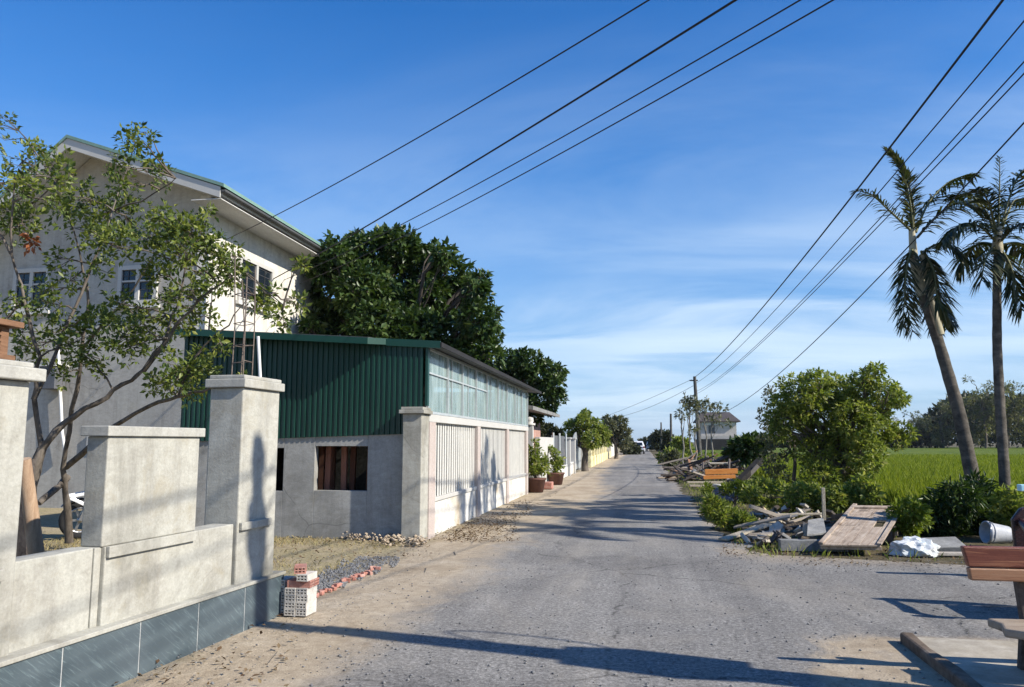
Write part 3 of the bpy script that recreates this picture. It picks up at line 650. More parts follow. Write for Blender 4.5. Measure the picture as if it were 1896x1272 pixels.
for a, b in ((38.45, 40.82), (40.88, 43.25)):
    g = MB(); N = 9
    for i in range(N):
        y = a + (b - a) * (i + .5) / N; q = abs((y - 40.85) / 2.4); g.box(-3.36, -3.32, y - .09, y + .09, .12, 1.45 + .55 * math.sqrt(max(0, 1 - q * q)))
    g.box(-3.375, -3.3615, a, b, .12, .75); g.build('gate_leaf', MAT['galv'], t)
for ya, yb, zt_ in ((35.75, 38.15, .55), (43.55, 46.25, .7)): g = MB(); g.box(-3.40, -3.28, ya, yb, -.05, zt_); g.build('base_wall', MAT['dirty_white'], t)
t = thing('yellow_wall', 'pale yellow painted roadside wall with posts running far down the road', 'wall', (-3.2, 62, 0))
g = MB(); g.box(-3.25, -3.05, 47, 78, -.05, .62); g.build('base_wall', MAT['yellow_wall'], t)
for i in range(11):
    y = 47.2 + i * 3.05; g = MB(); g.box(-3.29, -3.0, y - .15, y + .15, -.04, 1.45); g.box(-3.33, -2.96, y - .19, y + .19, 1.452, 1.55); g.build('post', MAT['yellow_wall'] if i < 8 else MAT['white_paint'], t)
g = MB(); N = 90
for i in range(N):
    y = 47.4 + (i + .5) * 30.3 / N; g.box(-3.17, -3.13, y - .10, y + .10, .622, 1.32)
g.build('slat_panel', MAT['yellow_wall'], t)
g = MB(); g.box(-3.3, -3.1, 80, 98, -.05, 1.3); tag(g.build('garden_wall', MAT['dirty_white']), 'short whitish garden wall at the end of the yellow wall', 'wall')

# car far down the road, seen from behind
def make_car(name, label, loc, body):
    c = thing(name, label, 'car', loc)
    W = .87; prof = [(-2.15, .35), (-2.18, .62), (-2.10, .95), (-1.85, 1.02), (-1.55, 1.42), (-1.2, 1.56), (.2, 1.58), (.95, 1.05), (1.9, .92), (2.1, .7), (2.1, .35)]
    rings = []
    for s, sc_ in ((-1, .90), (-.96, 1.), (.96, 1.), (1, .90)):
        rings.append([(s * W * (1 if z < 1.03 else 1 - .22 * (z - 1.03) / .55), y * sc_ if sc_ == 1 else y * .985, z if sc_ == 1 else .95 + (z - .95) * .96) for y, z in prof])
    n = len(prof); g = MB(); vs = [p for r in rings for p in r]
    g.add(vs, [(k * n + i, k * n + (i + 1) % n, (k + 1) * n + (i + 1) % n, (k + 1) * n + i) for k in range(3) for i in range(n)] + [tuple(range(n))[::-1], tuple(range(3 * n, 4 * n))])
    g.build('body', body, c, local=True)
    g = MB(); g.hexa([(-.66, -1.86, 1.05), (.66, -1.86, 1.05), (.66, -1.84, 1.05), (-.66, -1.84, 1.05), (-.58, -1.585, 1.42), (.58, -1.585, 1.42), (.58, -1.565, 1.42), (-.58, -1.565, 1.42)])
    g.build('rear_window', MAT['dark_glass'], c, local=True)
    for s in (-1, 1):
        g = MB(); g.box(s * .78 - .09, s * .78 + .09, -2.21, -2.12, .78, .94); g.build('tail_light', MAT['tail'], c, local=True)
        for y in (-1.35, 1.3):
            g = MB(); g.lathe((s * .78 - .1, y, .32), [(.0, 0), (.2, 0), (.31, .02), (.32, .06), (.32, .14), (.31, .18), (.2, .2), (0, .2)], 18, 'x'); wl_ = g.build('wheel', MAT['rubber'], c, local=True)
    g = MB(); g.box(-.8, .8, -2.22, -2.10, .34, .52); g.build('bumper', MAT['black'], c, local=True)
    g = MB(); g.box(-.25, .25, -2.20, -2.17, .62, .73); g.build('number_plate', MAT['white_paint'], c, local=True); return c
make_car('car', 'white car standing at the far end of the road', (-.6, 100, .002), MAT['car_white'])
make_car('car', 'second white vehicle partly hidden beyond the first white car', (1.5, 128, .002), MAT['car_white'])

# ---------------------------------------------------------------- far house on the right
t = thing('farmhouse', 'two-storey grey farmhouse with brown roof far across the field', 'house', (14.3, 150, 0))
g = MB(); g.box(10.8, 17.2, 150, 158, 0, 5.4); g.build('wall', MAT['far_wall'], t)
g = MB(); ya, yb = 149.2, 158.8; g.add([(9.9, ya, 5.3), (17.9, ya, 5.3), (17.9, yb, 5.3), (9.9, yb, 5.3), (11.2, 153.5, 7.1), (16.4, 153.5, 7.1), (9.9, ya, 5.12), (17.9, ya, 5.12), (17.9, yb, 5.12), (9.9, yb, 5.12)], [(0, 1, 5, 4), (2, 3, 4, 5), (1, 2, 5), (3, 0, 4), (6, 7, 1, 0), (7, 8, 2, 1), (8, 9, 3, 2), (9, 6, 0, 3), (9, 8, 7, 6)])
g.build('roof', MAT['far_roof'], t)
g = MB(); g.box(12.2, 13.3, 149.93, 150.02, 3.1, 4.5); g.build('window', MAT['dark_glass'], t)
g = MB(); g.box(11.0, 17.0, 149.9, 150.01, 4.6, 5.1); g.build('balcony_shade', MAT['galv'], t)
g = MB(); g.box(10.2, 18.6, 147.6, 149.9, 2.0, 2.5); g.build('canopy', MAT['far_wall'], t)
g = MB(); g.box(9.5, 19.6, 146.8, 147.5, -.1, 1.95); tag(g.build('netting_fence', MAT['far_black']), 'long black netting fence in front of the far farmhouse', 'fence')

# ---------------------------------------------------------------- poles and cables
PN = Vector((3.99, 4.74, 0)); LN = Vector((0, -.42, 0))
MAT['pole_dark'] = M('weathered_dark_pole', [(.06, .058, .054), (.13, .125, .115)], 4, 50, .9, .2, .3)
def pole(name, label, base, top, r0, r1, mt='pole_dark'):
    t = thing(name, label, 'utility pole', base)
    g = MB(); b = Vector(base); g.tube([b + (Vector(top) - b) * k for k in (0, .33, .66, 1.)], [r0, r0 + (r1 - r0) * .33, r0 + (r1 - r0) * .66, r1], 10); g.build('shaft', MAT[mt], t); return t
near = pole('utility_pole', 'tapered concrete utility pole casting the long shadow across the near road', PN, PN + LN + Vector((0, 0, 6.75)), .21, .085, 'pole')
g = MB(); g.box(PN.x - .27, PN.x + .24, PN.y - .14 - .24, PN.y - .14 + .24, 2.55, 3.15); mbx = g.build('meter_box', MAT['dark_gate'], near, bevel=.02)
g = MB(); g.box(PN.x - .14, PN.x + .14, PN.y - .51, PN.y - .24, 5.75, 6.18); g.build('junction_box', MAT['dark_gate'], near, bevel=.04)
g = MB(); g.lathe((PN.x, PN.y - .40, 6.42), [(0, 0), (.07, .02), (.115, .12), (.11, .22), (.06, .32), (0, .34)], 14); g.build('pole_cap', MAT['galv'], near)
g = MB(); g.tube([PN + Vector((.1, .02 + .16 * math.sin(a), 3.6 + .5 * math.cos(a))) for a in [2 * math.pi * k / 16 for k in range(17)]], .014, 6); g.build('cable_coil', MAT['wire'], near)
FP = Vector((3.63, 51.7, 0)); FT = Vector(PY(1286, 697, 51.7))
far = pole('utility_pole', 'dark slender utility pole leaning among saplings on the right roadside', (FP.x, FP.y, 0), (FT.x, FT.y, FT.z), .16, .10)
g = MB(); g.box(FT.x - .32, FT.x + .2, FT.y - .05, FT.y + .05, FT.z - .3, FT.z - .22); g.build('crossarm', MAT['dark_frame'], far)
for px, top, base, Y, lab in ((1243, 766, 846, 78, 'small dark utility pole standing left of the saplings far down the road'), (1225, 782, 846, 110, 'most distant utility pole poking up behind the far trees')):
    a = PY(px, base, Y); b = PY(px - 1, top, Y); pole('utility_pole', lab, (a.x, a.y, 0), b, .15, .1)
def cable(label, a, b, zmid_off, r, group='overhead cables', back=None):
    a, b = Vector(a), Vector(b); P = []
    if back:
        e = Vector((4.6, -38, back))
        for i in range(24):
            t = i / 24; p = e.lerp(a, t); p.z -= 4 * .55 * t * (1 - t); P.append(p)
    for i in range(49):
        t = i / 48; p = a.lerp(b, t); p.z -= 4 * zmid_off * t * (1 - t); P.append(p)
    g = MB(); g.tube(P, r, 6); o = g.build('overhead_cable', MAT['wire']); return tag(o, label, 'cable', group)
def thru(a, b, pix):
    """sag that makes the span a-b pass through one surveyed image point"""
    q = PL(pix[0], pix[1], a, b); a, b = Vector(a), Vector(b); L = (b - a).xy.length; t = (q.xy - a.xy).length / L
    return (a.z + (b.z - a.z) * t - q.z) / (4 * t * (1 - t))
PB = PN.copy(); PN = PN + LN * .92
A1 = PN + Vector((0, .05, 6.55))
for lab, a, b, pix, r in (
    ('thick topmost black cable running from the far pole over the two palms', PN + Vector((0, .08, 6.48)), FT + Vector((0, 0, -.05)), (1650, 270), .016),
    ('thin cable hanging just below the thick cable towards the far pole', PN + Vector((.0, .1, 6.0)), FT + Vector((-.05, 0, -.5)), (1650, 330), .009),
    ('upper of two close parallel cables crossing the palm crown', PN + Vector((0, .1, 5.62)), FT + Vector((0, 0, -1.0)), (1600, 436), .008),
    ('lower of two close parallel cables crossing the palm crown', PN + Vector((0, .1, 5.48)), FT + Vector((.04, 0, -1.15)), (1600, 446), .008),
    ('lowest sagging cable on the right, ending at the saplings by the far pole', PN + Vector((0, .1, 5.3)), FT + Vector((.1, 0, -2.6)), (1500, 640), .009)):
    cable(lab, a, b, thru(a, b, pix), r * 1.0, back=a.z - .2)
for lab, hx, pix0, r, za in (
    ('thin cable highest on the left, running down to the house eave', (HC.x + .02, 16.9, 6.3), (1000, 122), .009, 6.3),
    ('thick dark cable crossing the sky and ending on the house wall', PX(505, 517, HC.x + .02), (1000, 225), .013, 6.0),
    ('upper of two thin parallel cables disappearing behind the big dark tree', (HC.x + .02, 20.0, 5.95), (1000, 277), .008, 5.65),
    ('lower of two thin parallel cables disappearing behind the big dark tree', (HC.x + .02, 21.0, 6.05), (1000, 305), .008, 5.5)):
    a = PN + Vector((-.1, .1, za)); cable(lab, a, hx, thru(a, hx, pix0), r)
cable('faint cable running on from the far pole towards the road end', FT + Vector((-.2, 0, -.2)), PY(1010, 800, 120), .6, .012)
cable('faint cable sloping from the far pole to the left roadside trees', FT + Vector((-.1, 0, -.6)), PY(1125, 775, 85), .4, .012)

# ---------------------------------------------------------------- brick stack by the wall end
def brick_mesh(name, mat, L=.21, W=.10, Hh=.0575):
    """hollow fired brick: real holes running along its length"""
    g = MB(); e = .011; ws = [-W / 2, -W / 6, W / 6, W / 2]; zs = [0, Hh / 2, Hh]
    for z in zs:
        z0 = 0 if z == 0 else (Hh - e if z == Hh else z - e / 2); g.box(-L / 2, L / 2, -W / 2, W / 2, z0, z0 + e)
    for (za, zb) in ((e, Hh / 2 - e / 2), (Hh / 2 + e / 2, Hh - e)):
        for i in range(4):
            y0 = ws[i] - (0 if i == 0 else (e if i == 3 else e / 2)); g.box(-L / 2 + .0005, L / 2 - .0005, y0 + .0005, y0 + e - .0005, za, zb)
    g.box(-.004, .004, -W / 2 + .002, W / 2 - .002, .002, Hh - .002)
    return g.build(name, mat, base=(0, 0, 0))
BR = G(556, 1136); bp = brick_mesh('hollow_brick', MAT['brick_pale']); br = brick_mesh('hollow_brick', MAT['brick_red'])
lay = ['lowest', 'second', 'third', 'fourth', 'fifth', 'sixth', 'topmost']
first = {}
def put_brick(kind, loc, rz, label, group, rx=0.):
    src = bp if kind == 'p' else br
    o = src if kind not in first else src.copy()
    if kind in first: COL.objects.link(o)
    first[kind] = 1; o.location = loc; o.rotation_euler = (rx, 0, rz); tag(o, label, 'brick', group); return o
for k in range(7):
    red = k in (4, 6); z = .001 + k * .0585
    if k == 4:
        for dx in (-.052, .052): put_brick('r', (BR.x + .01, BR.y + .02 + dx, z), rad(2), 'red hollow brick near the top of the brick stack, below two loose ones', 'bricks stacked by the wall end')
    elif k == 6: put_brick('r', (BR.x - .02, BR.y + .02, z), rad(112), 'single red brick lying on top of the pale brick stack', 'bricks stacked by the wall end')
    else:
        for dy in (-.052, .052):
            if k == 5 and dy > 0: continue
            put_brick('p', (BR.x - dy, BR.y + R.uniform(-.006, .006), z), rad(90 + R.uniform(-2, 2)), f'pale hollow brick in the {lay[k]} layer of the brick stack, {"road" if dy < 0 else "wall"} side', 'bricks stacked by the wall end')
for k in range(5):
    put_brick('p', (BR.x - .175, BR.y + .05, .001 + k * .0585), rad(90 + R.uniform(-3, 3)), f'pale brick in the {lay[k]} layer of the lower pile beside the wall', 'bricks stacked by the wall end')
# broken bricks edging the yard
for i in range(34):
    px = 586 + i * 3.4 + R.uniform(-3, 3); py = 1100 - (px - 590) * .44 + R.uniform(-4, 4); p = G(px, py); s = R.uniform(.05, .5)
    g = MB(); a = .045 * s + .016; g.hexa([(R.uniform(-.01, .01) + x * a * R.uniform(.7, 1.3), R.uniform(-.01, .01) + y * a * .7 * R.uniform(.7, 1.3), z) for z in (-.01, .018 + .03 * s) for x, y in ((-1, -1), (1, -1), (1, 1), (-1, 1))])
    o = g.build('broken_brick', MAT['brick_red'], base=(0, 0, 0), bevel=.006); o.location = p; o.rotation_euler = (R.uniform(-.2, .2), R.uniform(-.2, .2), R.uniform(0, 6))
    tag(o, 'broken red brick lying in the line edging the gravel yard', 'brick', 'broken bricks edging the yard')

# ---------------------------------------------------------------- log prop, broken limb support, motorbike, slatted cabinet on a post
a = G(68, 1040, .45); 
g = MB(); pM, pB = PY(68, 1030, 5.35), PY(44, 850, 5.15); pA = pM + (pM - pB) * (pM.z / (pB.z - pM.z)); g.tube([pA, pA.lerp(pB, .35), pA.lerp(pB, .7), pB], [.062, .058, .053, .048], 12)
tag(g.build('log', MAT['log']), 'pale peeled log leaning against the near gate pillar', 'log')
g = MB(); pM, pB = PY(40, 1030, 5.75), PY(49, 850, 5.75); pA = pM + (pM - pB) * (pM.z / (pB.z - pM.z)); g.beam(pA, pB, .12, .05); tag(g.build('plank', MAT['dark_wood']), 'dark upright plank standing behind the leaning log', 'plank')

def motorbike(loc, rz):
    t = thing('motorbike', 'black motorbike with white trim parked behind the cement wall', 'motorbike', loc, rz)   # local x: forward
    for x, nm in ((-.62, 'wheel'), (.62, 'wheel')):
        g = MB(); tor = [(.235 + .055 * math.cos(a), .055 * .8 * math.sin(a)) for a in [2 * math.pi * k / 10 for k in range(11)]]
        g.lathe((x, 0, .29), tor, 28, 'y'); wv = g.build(nm, MAT['rubber'], t, local=True)
        g = MB(); g.lathe((x, 0, .29), [(.0, -.05), (.04, -.05), (.04, .05), (.0, .05)], 12, 'y'); g.lathe((x, 0, .29), [(.17, -.03), (.20, -.03), (.20, .03), (.17, .03), (.17, -.03)], 24, 'y')
        for k in range(5):
            a = 2 * math.pi * k / 5; g.beam((x + .035 * math.cos(a), 0, .29 + .035 * math.sin(a)), (x + .18 * math.cos(a), 0, .29 + .18 * math.sin(a)), .035, .03, (0, 1, 0))
        g.build('rim', MAT['steel'], wv, local=True)
    g = MB(); g.prism([(-.80, -.13, .62), (-.55, -.13, .48), (-.1, -.13, .40), (.15, -.13, .33), (.35, -.13, .42), (.42, -.13, .80), (.30, -.13, .84), (.12, -.13, .55), (-.05, -.13, .68), (-.45, -.13, .74), (-.88, -.13, .74)], (0, .26, 0)); g.build('body', MAT['black'], t, local=True, bevel=.03)
    g = MB(); g.prism([(-.72, -.12, .75), (-.2, -.12, .73), (-.02, -.12, .72), (-.1, -.12, .80), (-.5, -.12, .83), (-.75, -.12, .86)], (0, .24, 0)); g.build('seat', MAT['rubber'], t, local=True, bevel=.03)
    g = MB(); g.prism([(.42, -.07, .60), (.62, -.07, .64), (.86, -.07, .55), (.90, -.07, .50), (.62, -.07, .60), (.45, -.07, .55)], (0, .14, 0)); g.build('mudguard', MAT['black'], t, local=True, bevel=.02)
    for s in (-1, 1):
        g = MB(); g.beam((.62, s * .085, .29), (.40, s * .085, .85), .05, .05); g.build('fork', MAT['steel'], t, local=True)
        g = MB(); g.beam((.80, s * .15, .66), (.42, s * .15, .73), .02, .05); g.beam((.80, s * .15, .655), (.40, s * .15, .44), .02, .05); g.build('white_trim', MAT['gloss_white'], t, local=True, bevel=.008)
        g = MB(); g.tube([(.30, s * .33, 1.08), (.44, s * .36, 1.30)], .01, 6); g.lathe((.44, s * .36, 1.30), [(0, -.02), (.06, -.015), (.06, .01), (0, .015)], 12, 'x'); g.build('mirror', MAT['black'], t, local=True)
    g = MB(); g.tube([(.22, -.36, 1.0), (.34, -.2, 1.04), (.38, 0, 1.0), (.34, .2, 1.04), (.22, .36, 1.0)], .017, 8); g.build('handlebar', MAT['black'], t, local=True)
    g = MB(); g.prism([(.36, -.16, .78), (.50, -.12, .84), (.52, -.10, 1.0), (.40, -.12, 1.08), (.30, -.14, 1.0)], (0, .28, 0)); g.build('front_cowl', MAT['black'], t, local=True, bevel=.03)
    g = MB(); g.lathe((.515, .02, .92), [(0, -.01), (.08, -.01), (.085, .01), (.05, .03), (0, .035)], 16, 'x'); g.build('headlight', MAT['gloss_white'], t, local=True)
    return t
mp_ = PY(160, 985, 11.3); motorbike((mp_.x + .42, mp_.y + .3, 0), rad(222))

t = thing('slatted_cabinet', 'brown wooden louvred cabinet on a post above the near gate pillar', 'cabinet', (-5.9, 6.2, 0))
q0, q1 = PY(30, 668, 7.0), PY(30, 600, 7.0); xr = q0.x - .04; z0, z1 = q0.z, q1.z
g = MB(); g.box(xr - .95, xr - .85, 6.15, 6.84, z0 + .051, z1 - .041); g.build('side_board', MAT['brown_wood'], t, bevel=.005)
g = MB(); g.box(xr - .95, xr - .02, 6.851, 6.95, z0 + .051, z1 - .041); g.build('back_board', MAT['brown_wood'], t, bevel=.005)
for dx in (.11, .24): g = MB(); g.box(xr - dx, xr - dx + .045, 6.12, 6.165, z0 + .051, z1 - .041); g.build('frame_post', MAT['brown_wood'], t, bevel=.005)
g = MB(); g.box(xr - .195, xr - .115, 6.15, 6.16, z0 + .06, z1 - .05); g.build('pane', MAT['dark_glass'], t)
g = MB()
for i in range(5): z = z0 + .07 + i * (z1 - z0 - .13) / 4; g.hexa([(xr - .06, 6.10, z - .012), (xr - .01, 6.10, z - .012), (xr - .01, 6.85, z - .012), (xr - .06, 6.85, z - .012), (xr - .06, 6.12, z + .012), (xr - .01, 6.12, z + .012), (xr - .01, 6.85, z + .012), (xr - .06, 6.85, z + .012)])
g.build('louvres', MAT['brown_wood'], t)
g = MB(); g.box(xr - 1.0, xr + .03, 6.05, 7.0, z0, z0 + .05); g.box(xr - 1.05, xr + .06, 6.0, 7.05, z1 - .04, z1 + .02); g.build('shelf', MAT['brown_wood'], t, bevel=.005)
g = MB(); g.box(xr - .55, xr - .40, 6.45, 6.6, 0, z0); g.build('post', MAT['brown_wood'], t)

# ---------------------------------------------------------------- concrete pad, wooden bench, lacquered chair
g = MB(); pa = [(1.97, 6.50), (1.93, 5.95), (1.96, 5.3), (1.93, 4.0), (5.2, 4.0), (5.2, 6.42), (3.4, 6.46)]
g.prism([(x, y, -.03) for x, y in pa], (0, 0, .085)); padm = stained('pad_cement', (.40, .36, .29), (.30, .26, .20), (.46, .42, .35), 1.5)
pad = tag(g.build('concrete_slab', padm, bevel=.02), 'worn concrete slab under the wooden bench', 'slab')
g = MB(); ed = [(1.945, 6.55), (1.925, 6.1), (1.935, 5.6), (1.915, 5.1), (1.92, 4.6), (1.91, 4.0)]
g.prism([(x - .055 + .012 * (i % 2), y, -.02) for i, (x, y) in enumerate(ed)] + [(x + .045 - .01 * (i % 2), y, -.02) for i, (x, y) in enumerate(ed)][::-1], (0, 0, .095))
tag(g.build('slab_side_strip', MAT['slab_side'], bevel=.02), 'dark brown strip for the shaded earthy side of the concrete slab', 'timber')  # separate strip, its dark brown stands for shade and earth on the slab's side
bn = thing('bench', 'red grained wooden bench with trapezoid backrest and pale slab seat', 'bench', (3.1, 5.5, .055))
BY = 5.62
tl, bl = PY(1780, 1011, BY), PY(1798, 1075, BY)
g = MB(); ztp, zbt = tl.z, bl.z
mz = PY(1793, 1051, BY)
g.prism([(tl.x, BY - .02, ztp), (mz.x, BY - .005, mz.z + .004), (3.97, BY - .005, mz.z + .004), (4.02, BY - .02, ztp + .002)], (0, .055, 0)); bk = g.build('backrest', MAT['rosewood'], bn, bevel=.010)
g = MB(); g.prism([(mz.x, BY - .005, mz.z), (bl.x, BY, zbt), (3.95, BY, zbt - .006), (3.97, BY - .005, mz.z)], (0, .055, 0)); g.build('lower_board', MAT['palewood'], bk, bevel=.010)
lg = PY(1893, 1075, BY).x
for x in (lg + .03, 3.72):
    g = MB(); g.prism([(x - .05, BY + .07, zbt + .16), (x + .05, BY + .07, zbt + .16), (x + .045, BY + .06, .36), (x + .10, BY + .05, .055), (x - .06, BY + .05, .055), (x - .02, BY + .06, .36)], (0, .06, 0)); g.build('leg', MAT['dark_wood'], bn, bevel=.008)
    g = MB(); g.prism([(x - .02, 5.06, .32), (x + .07, 5.06, .32), (x + .11, 5.04, .055), (x - .05, 5.04, .055)], (0, .07, 0)); g.build('leg', MAT['dark_wood'], bn, bevel=.008)
st = G(1826, 1144, .375); s2 = G(1858, 1163, .375)
g = MB(); zs = .375
g.prism([(st.x, st.y, zs - .055), (st.x + .03, st.y - .14, zs - .055), (s2.x, s2.y, zs - .055), (s2.x + .12, s2.y - .09, zs - .055), (s2.x + .4, s2.y - .13, zs - .055), (3.95, s2.y - .14, zs - .055), (3.98, 5.66, zs - .055), (st.x + .25, 5.66, zs - .055)], (0, 0, .055)); g.build('seat', MAT['seatwood'], bn, bevel=.014)

ch = thing('armchair', 'dark red lacquered armchair with curved arms standing behind the bench', 'chair', (3.55, 7.6, 0))
cx0 = PY(1899, 970, 7.6).x
def ct(pts, r, nm): g = MB(); g.tube(pts, r, 10); return g.build(nm, MAT['lacquer'], ch)
g = MB(); g.box(cx0 + .06, cx0 + .72, 7.3, 7.9, .40, .46); g.build('seat', MAT['lacquer'], ch, bevel=.015)
for x in (cx0 + .09, cx0 + .69):
    for y in (7.34, 7.86): ct([(x, y, 0), (x + .015, y, .2), (x, y, .40)], [.03, .026, .034], 'leg')
    ct([(x - .03, 7.32, .46), (x - .05, 7.30, .62), (x - .06, 7.40, .71), (x - .04, 7.65, .72), (x, 7.9, .78)], [.03, .035, .045, .04, .035], 'arm')
g = MB(); g.lathe((cx0 + .02, 7.27, .62), [(0, -.03), (.09, -.025), (.10, 0), (.09, .025), (.03, .035), (0, .035)], 16, 'y'); g.build('scroll', MAT['lacquer'], ch)
g = MB(); P = [(cx0 + .03, .46), (cx0 + .02, .80), (cx0 + .10, .90), (cx0 + .24, .94), (cx0 + .40, 1.02), (cx0 + .56, .94), (cx0 + .70, .90), (cx0 + .77, .80), (cx0 + .75, .46)]
g.prism([(x, 7.90, z) for x, z in P], (0, .05, 0)); g.build('backrest', MAT['lacquer'], ch, bevel=.015)

# ---------------------------------------------------------------- bucket, sack, tarpaulin, small finds
def place(o, loc, rot=(0, 0, 0)): o.location = loc; o.rotation_euler = rot; return o
bk_ = thing('bucket', 'greyish white plastic bucket lying on its side by the shrubs', 'bucket', (0, 0, 0))
g = MB(); g.lathe((0, 0, 0), [(0, 0), (.115, 0), (.12, .01), (.15, .30), (.165, .305), (.165, .335), (.15, .34), (.143, .335), (.112, .02), (0, .02)], 28); g.lathe((0, 0, 0), [(.146, .26), (.156, .262), (.157, .275), (.147, .277)], 28); g.build('shell', MAT['bucket'], bk_, local=True)
g = MB(); g.tube([(.16, 0, .29)] + [(.16 * math.cos(a), -.05 - .20 * math.sin(a), .30 + .10 * math.sin(a)) for a in [math.pi * k / 10 for k in range(11)]] + [(-.16, 0, .29)], .006, 6); g.build('handle', MAT['steel'], bk_, local=True)
b0 = G(1862, 1012, 0.0); bk_.location = (b0.x + .05, b0.y, .17); bk_.rotation_euler = (rad(12), rad(-84), rad(-4)); bk_.scale = (.98, .98, .98)
def crumple(label, name, mat, c, rx, ry, rz, seed, cat, amp=.3):
    import bmesh
    b = bmesh.new(); bmesh.ops.create_icosphere(b, subdivisions=4, radius=1.); rs = random.Random(seed)
    wv = [(Vector((rs.uniform(-1, 1), rs.uniform(-1, 1), rs.uniform(-1, 1))) * rs.uniform(1.5, 8), rs.uniform(0, 6), rs.uniform(.3, 1)) for _ in range(12)]
    for v in b.verts:
        p = v.co.copy(); d = sum(a * (1 - abs(math.sin(k.dot(p) + ph))) ** 1.6 * 1.6 / (1 + k.length * .22) for k, ph, a in wv); v.co = p * (1 - amp + amp * .42 * d); v.co.z = max(v.co.z, -.35)
    for v in b.verts: v.co = Vector((v.co.x * rx, v.co.y * ry, (v.co.z + .35) * rz))
    m = bpy.data.meshes.new(name); b.to_mesh(m); b.free(); m.materials.append(mat)
    for p in m.polygons: p.use_smooth = False
    o = put(bpy.data.objects.new(name, m)); o.location = c; return tag(o, label, cat)
c = G(1700, 1030); crumple('crumpled white plastic sack lying at the road edge', 'sack', MAT['sack'], (c.x, c.y + .12, 0), .34, .24, .17, 14, 'sack', .55)
c = G(1752, 1024); g = MB(); g.obox((c.x, c.y + .1, .09), (.24, .03, .01), (-.02, .14, .05), (0, -.02, .05)); tag(g.build('stone_slab', MAT['rubble_grey'], bevel=.015), 'grey stone slab lying beside the white sack', 'slab')
c = G(1746, 1029); g = MB(); g.obox((c.x + .06, c.y - .02, .03), (.20, .02, 0), (-.01, .06, .0), (0, 0, .02)); tag(g.build('board', MAT['rubble_white'], bevel=.006), 'short pale board lying on the ground below the stone slab', 'board')
c = G(1362, 930); crumple('crumpled dark blue tarpaulin lying among the weeds', 'tarpaulin', MAT['tarp'], (c.x, c.y + .3, .02), .62, .6, .30, 9, 'tarpaulin', .2)
c = G(1330, 916); g = MB(); g.lathe((c.x, c.y, .0), [(0, 0), (.13, 0), (.15, .28), (.15, .3), (.13, .3), (.11, .02), (0, .02)], 20); tag(g.build('white_pail', MAT['white_paint']), 'small white pail standing in the weeds beside the tarpaulin', 'pail')
c = G(1408, 957); crumple('pale lumpy stone at the edge of the near rubble heap', 'stone', MAT['rubble_tan'], (c.x, c.y, 0), .16, .14, .16, 2, 'stone')
c = PY(1525, 955, 13.6); g = MB(); g.beam((c.x, 13.6, 0), PY(1524, 903, 13.6), .05, .05); tag(g.build('stake', MAT['weathered_y'], bevel=.004), 'grey wooden stake standing upright behind the rubble heap', 'stake')
c = PY(1892, 903, 9.5); g = MB(); g.box(c.x - .03, c.x + .9, 9.45, 9.55, c.z - .035, c.z + .035); g.box(c.x + .55, c.x + .62, 9.47, 9.53, 0, c.z - .036); tag(g.build('painted_rail', MAT['cyan'], bevel=.006), 'pale blue painted rail end at the right edge of the view', 'rail')

# ---------------------------------------------------------------- near rubble heap
GN = 'near roadside rubble heap'
# low mound of dirt and crumbled mortar under the heap
g = MB(); rm_ = random.Random(3); c0 = G(1490, 1000); vs = []; NR, NA = 7, 22
for i in range(NR):
    for j in range(NA):
        a = 2 * math.pi * j / NA; r = i / (NR - 1); k = 1 + .18 * math.sin(3 * a + 1) + .1 * math.sin(7 * a)
        vs.append((c0.x + .25 + 1.05 * r * k * math.cos(a), c0.y + .55 + .95 * r * k * math.sin(a), -.02 + .20 * (1 - r) ** .8 * (1 + .3 * math.sin(5 * a)) + rm_.uniform(0, .035) * (i < NR - 1)))
g.add(vs, [(i * NA + j, i * NA + (j + 1) % NA, (i + 1) * NA + (j + 1) % NA, (i + 1) * NA + j) for i in range(NR - 1) for j in range(NA)])
tag(g.build('dirt_mound', MAT['mound'], base=(c0.x, c0.y, 0)), 'brownish dirt and mortar crumbs under the near rubble heap', 'dirt', kind='stuff')
# big weathered door leaf resting on the heap
n0, n1 = G(1517, 1011, .12), G(1630, 1013, .12); f1, f0 = G(1664, 941, .46), G(1592, 938, .46)
ax = (n1 - n0); d2 = ((f0 - n0) + (f1 - n1)) / 2
dr = thing('door_leaf', 'big weathered brown door leaf tilted on the near rubble heap', 'door leaf', n0)
nz = ax.cross(d2).normalized(); nz = nz if nz.z > 0 else -nz
g = MB(); N = 6
for i in range(N):
    a0, a1 = (i + .012) / N, (i + .988) / N
    if i == 4: segs = ((.0, .42), (.60, 1.))
    else: segs = ((0, 1 - .03 * (i % 3)),)
    for s0, s1 in segs:
        P = [n0 + ax * a0 + d2 * s0, n0 + ax * a1 + d2 * s0, n0 + ax * a1 + d2 * s1, n0 + ax * a0 + d2 * s1]; g.hexa([p for p in P] + [p + nz * .025 for p in P])
g.build('boards', MAT['door_wood'], dr, bevel=.004)
g = MB()
for s in (.93,): g.beam(n0 + ax * .0 + d2 * s + nz * .040, n0 + ax * 1.0 + d2 * s + nz * .040, .12, .028, nz)
for s in (.02, .98): g.beam(n0 + ax * s + nz * .038 + d2 * .0, n0 + ax * s + d2 * 1.02 + nz * .038, .06, .024, nz)
g.beam(n0 - nz * .03 + d2 * .03, n0 + ax - nz * .03 + d2 * .03, .06, .05, nz)
g.build('frame_rail', MAT['door_wood'], dr, bevel=.004)
def board(label, p, q, w, h, mat, name='plank', cat='plank', roll=0., group=GN):
    g = MB(); g.beam(p, q, w, h, (0, 0, 1), roll); return tag(g.build(name, MAT[mat], bevel=.005), label, cat, group)
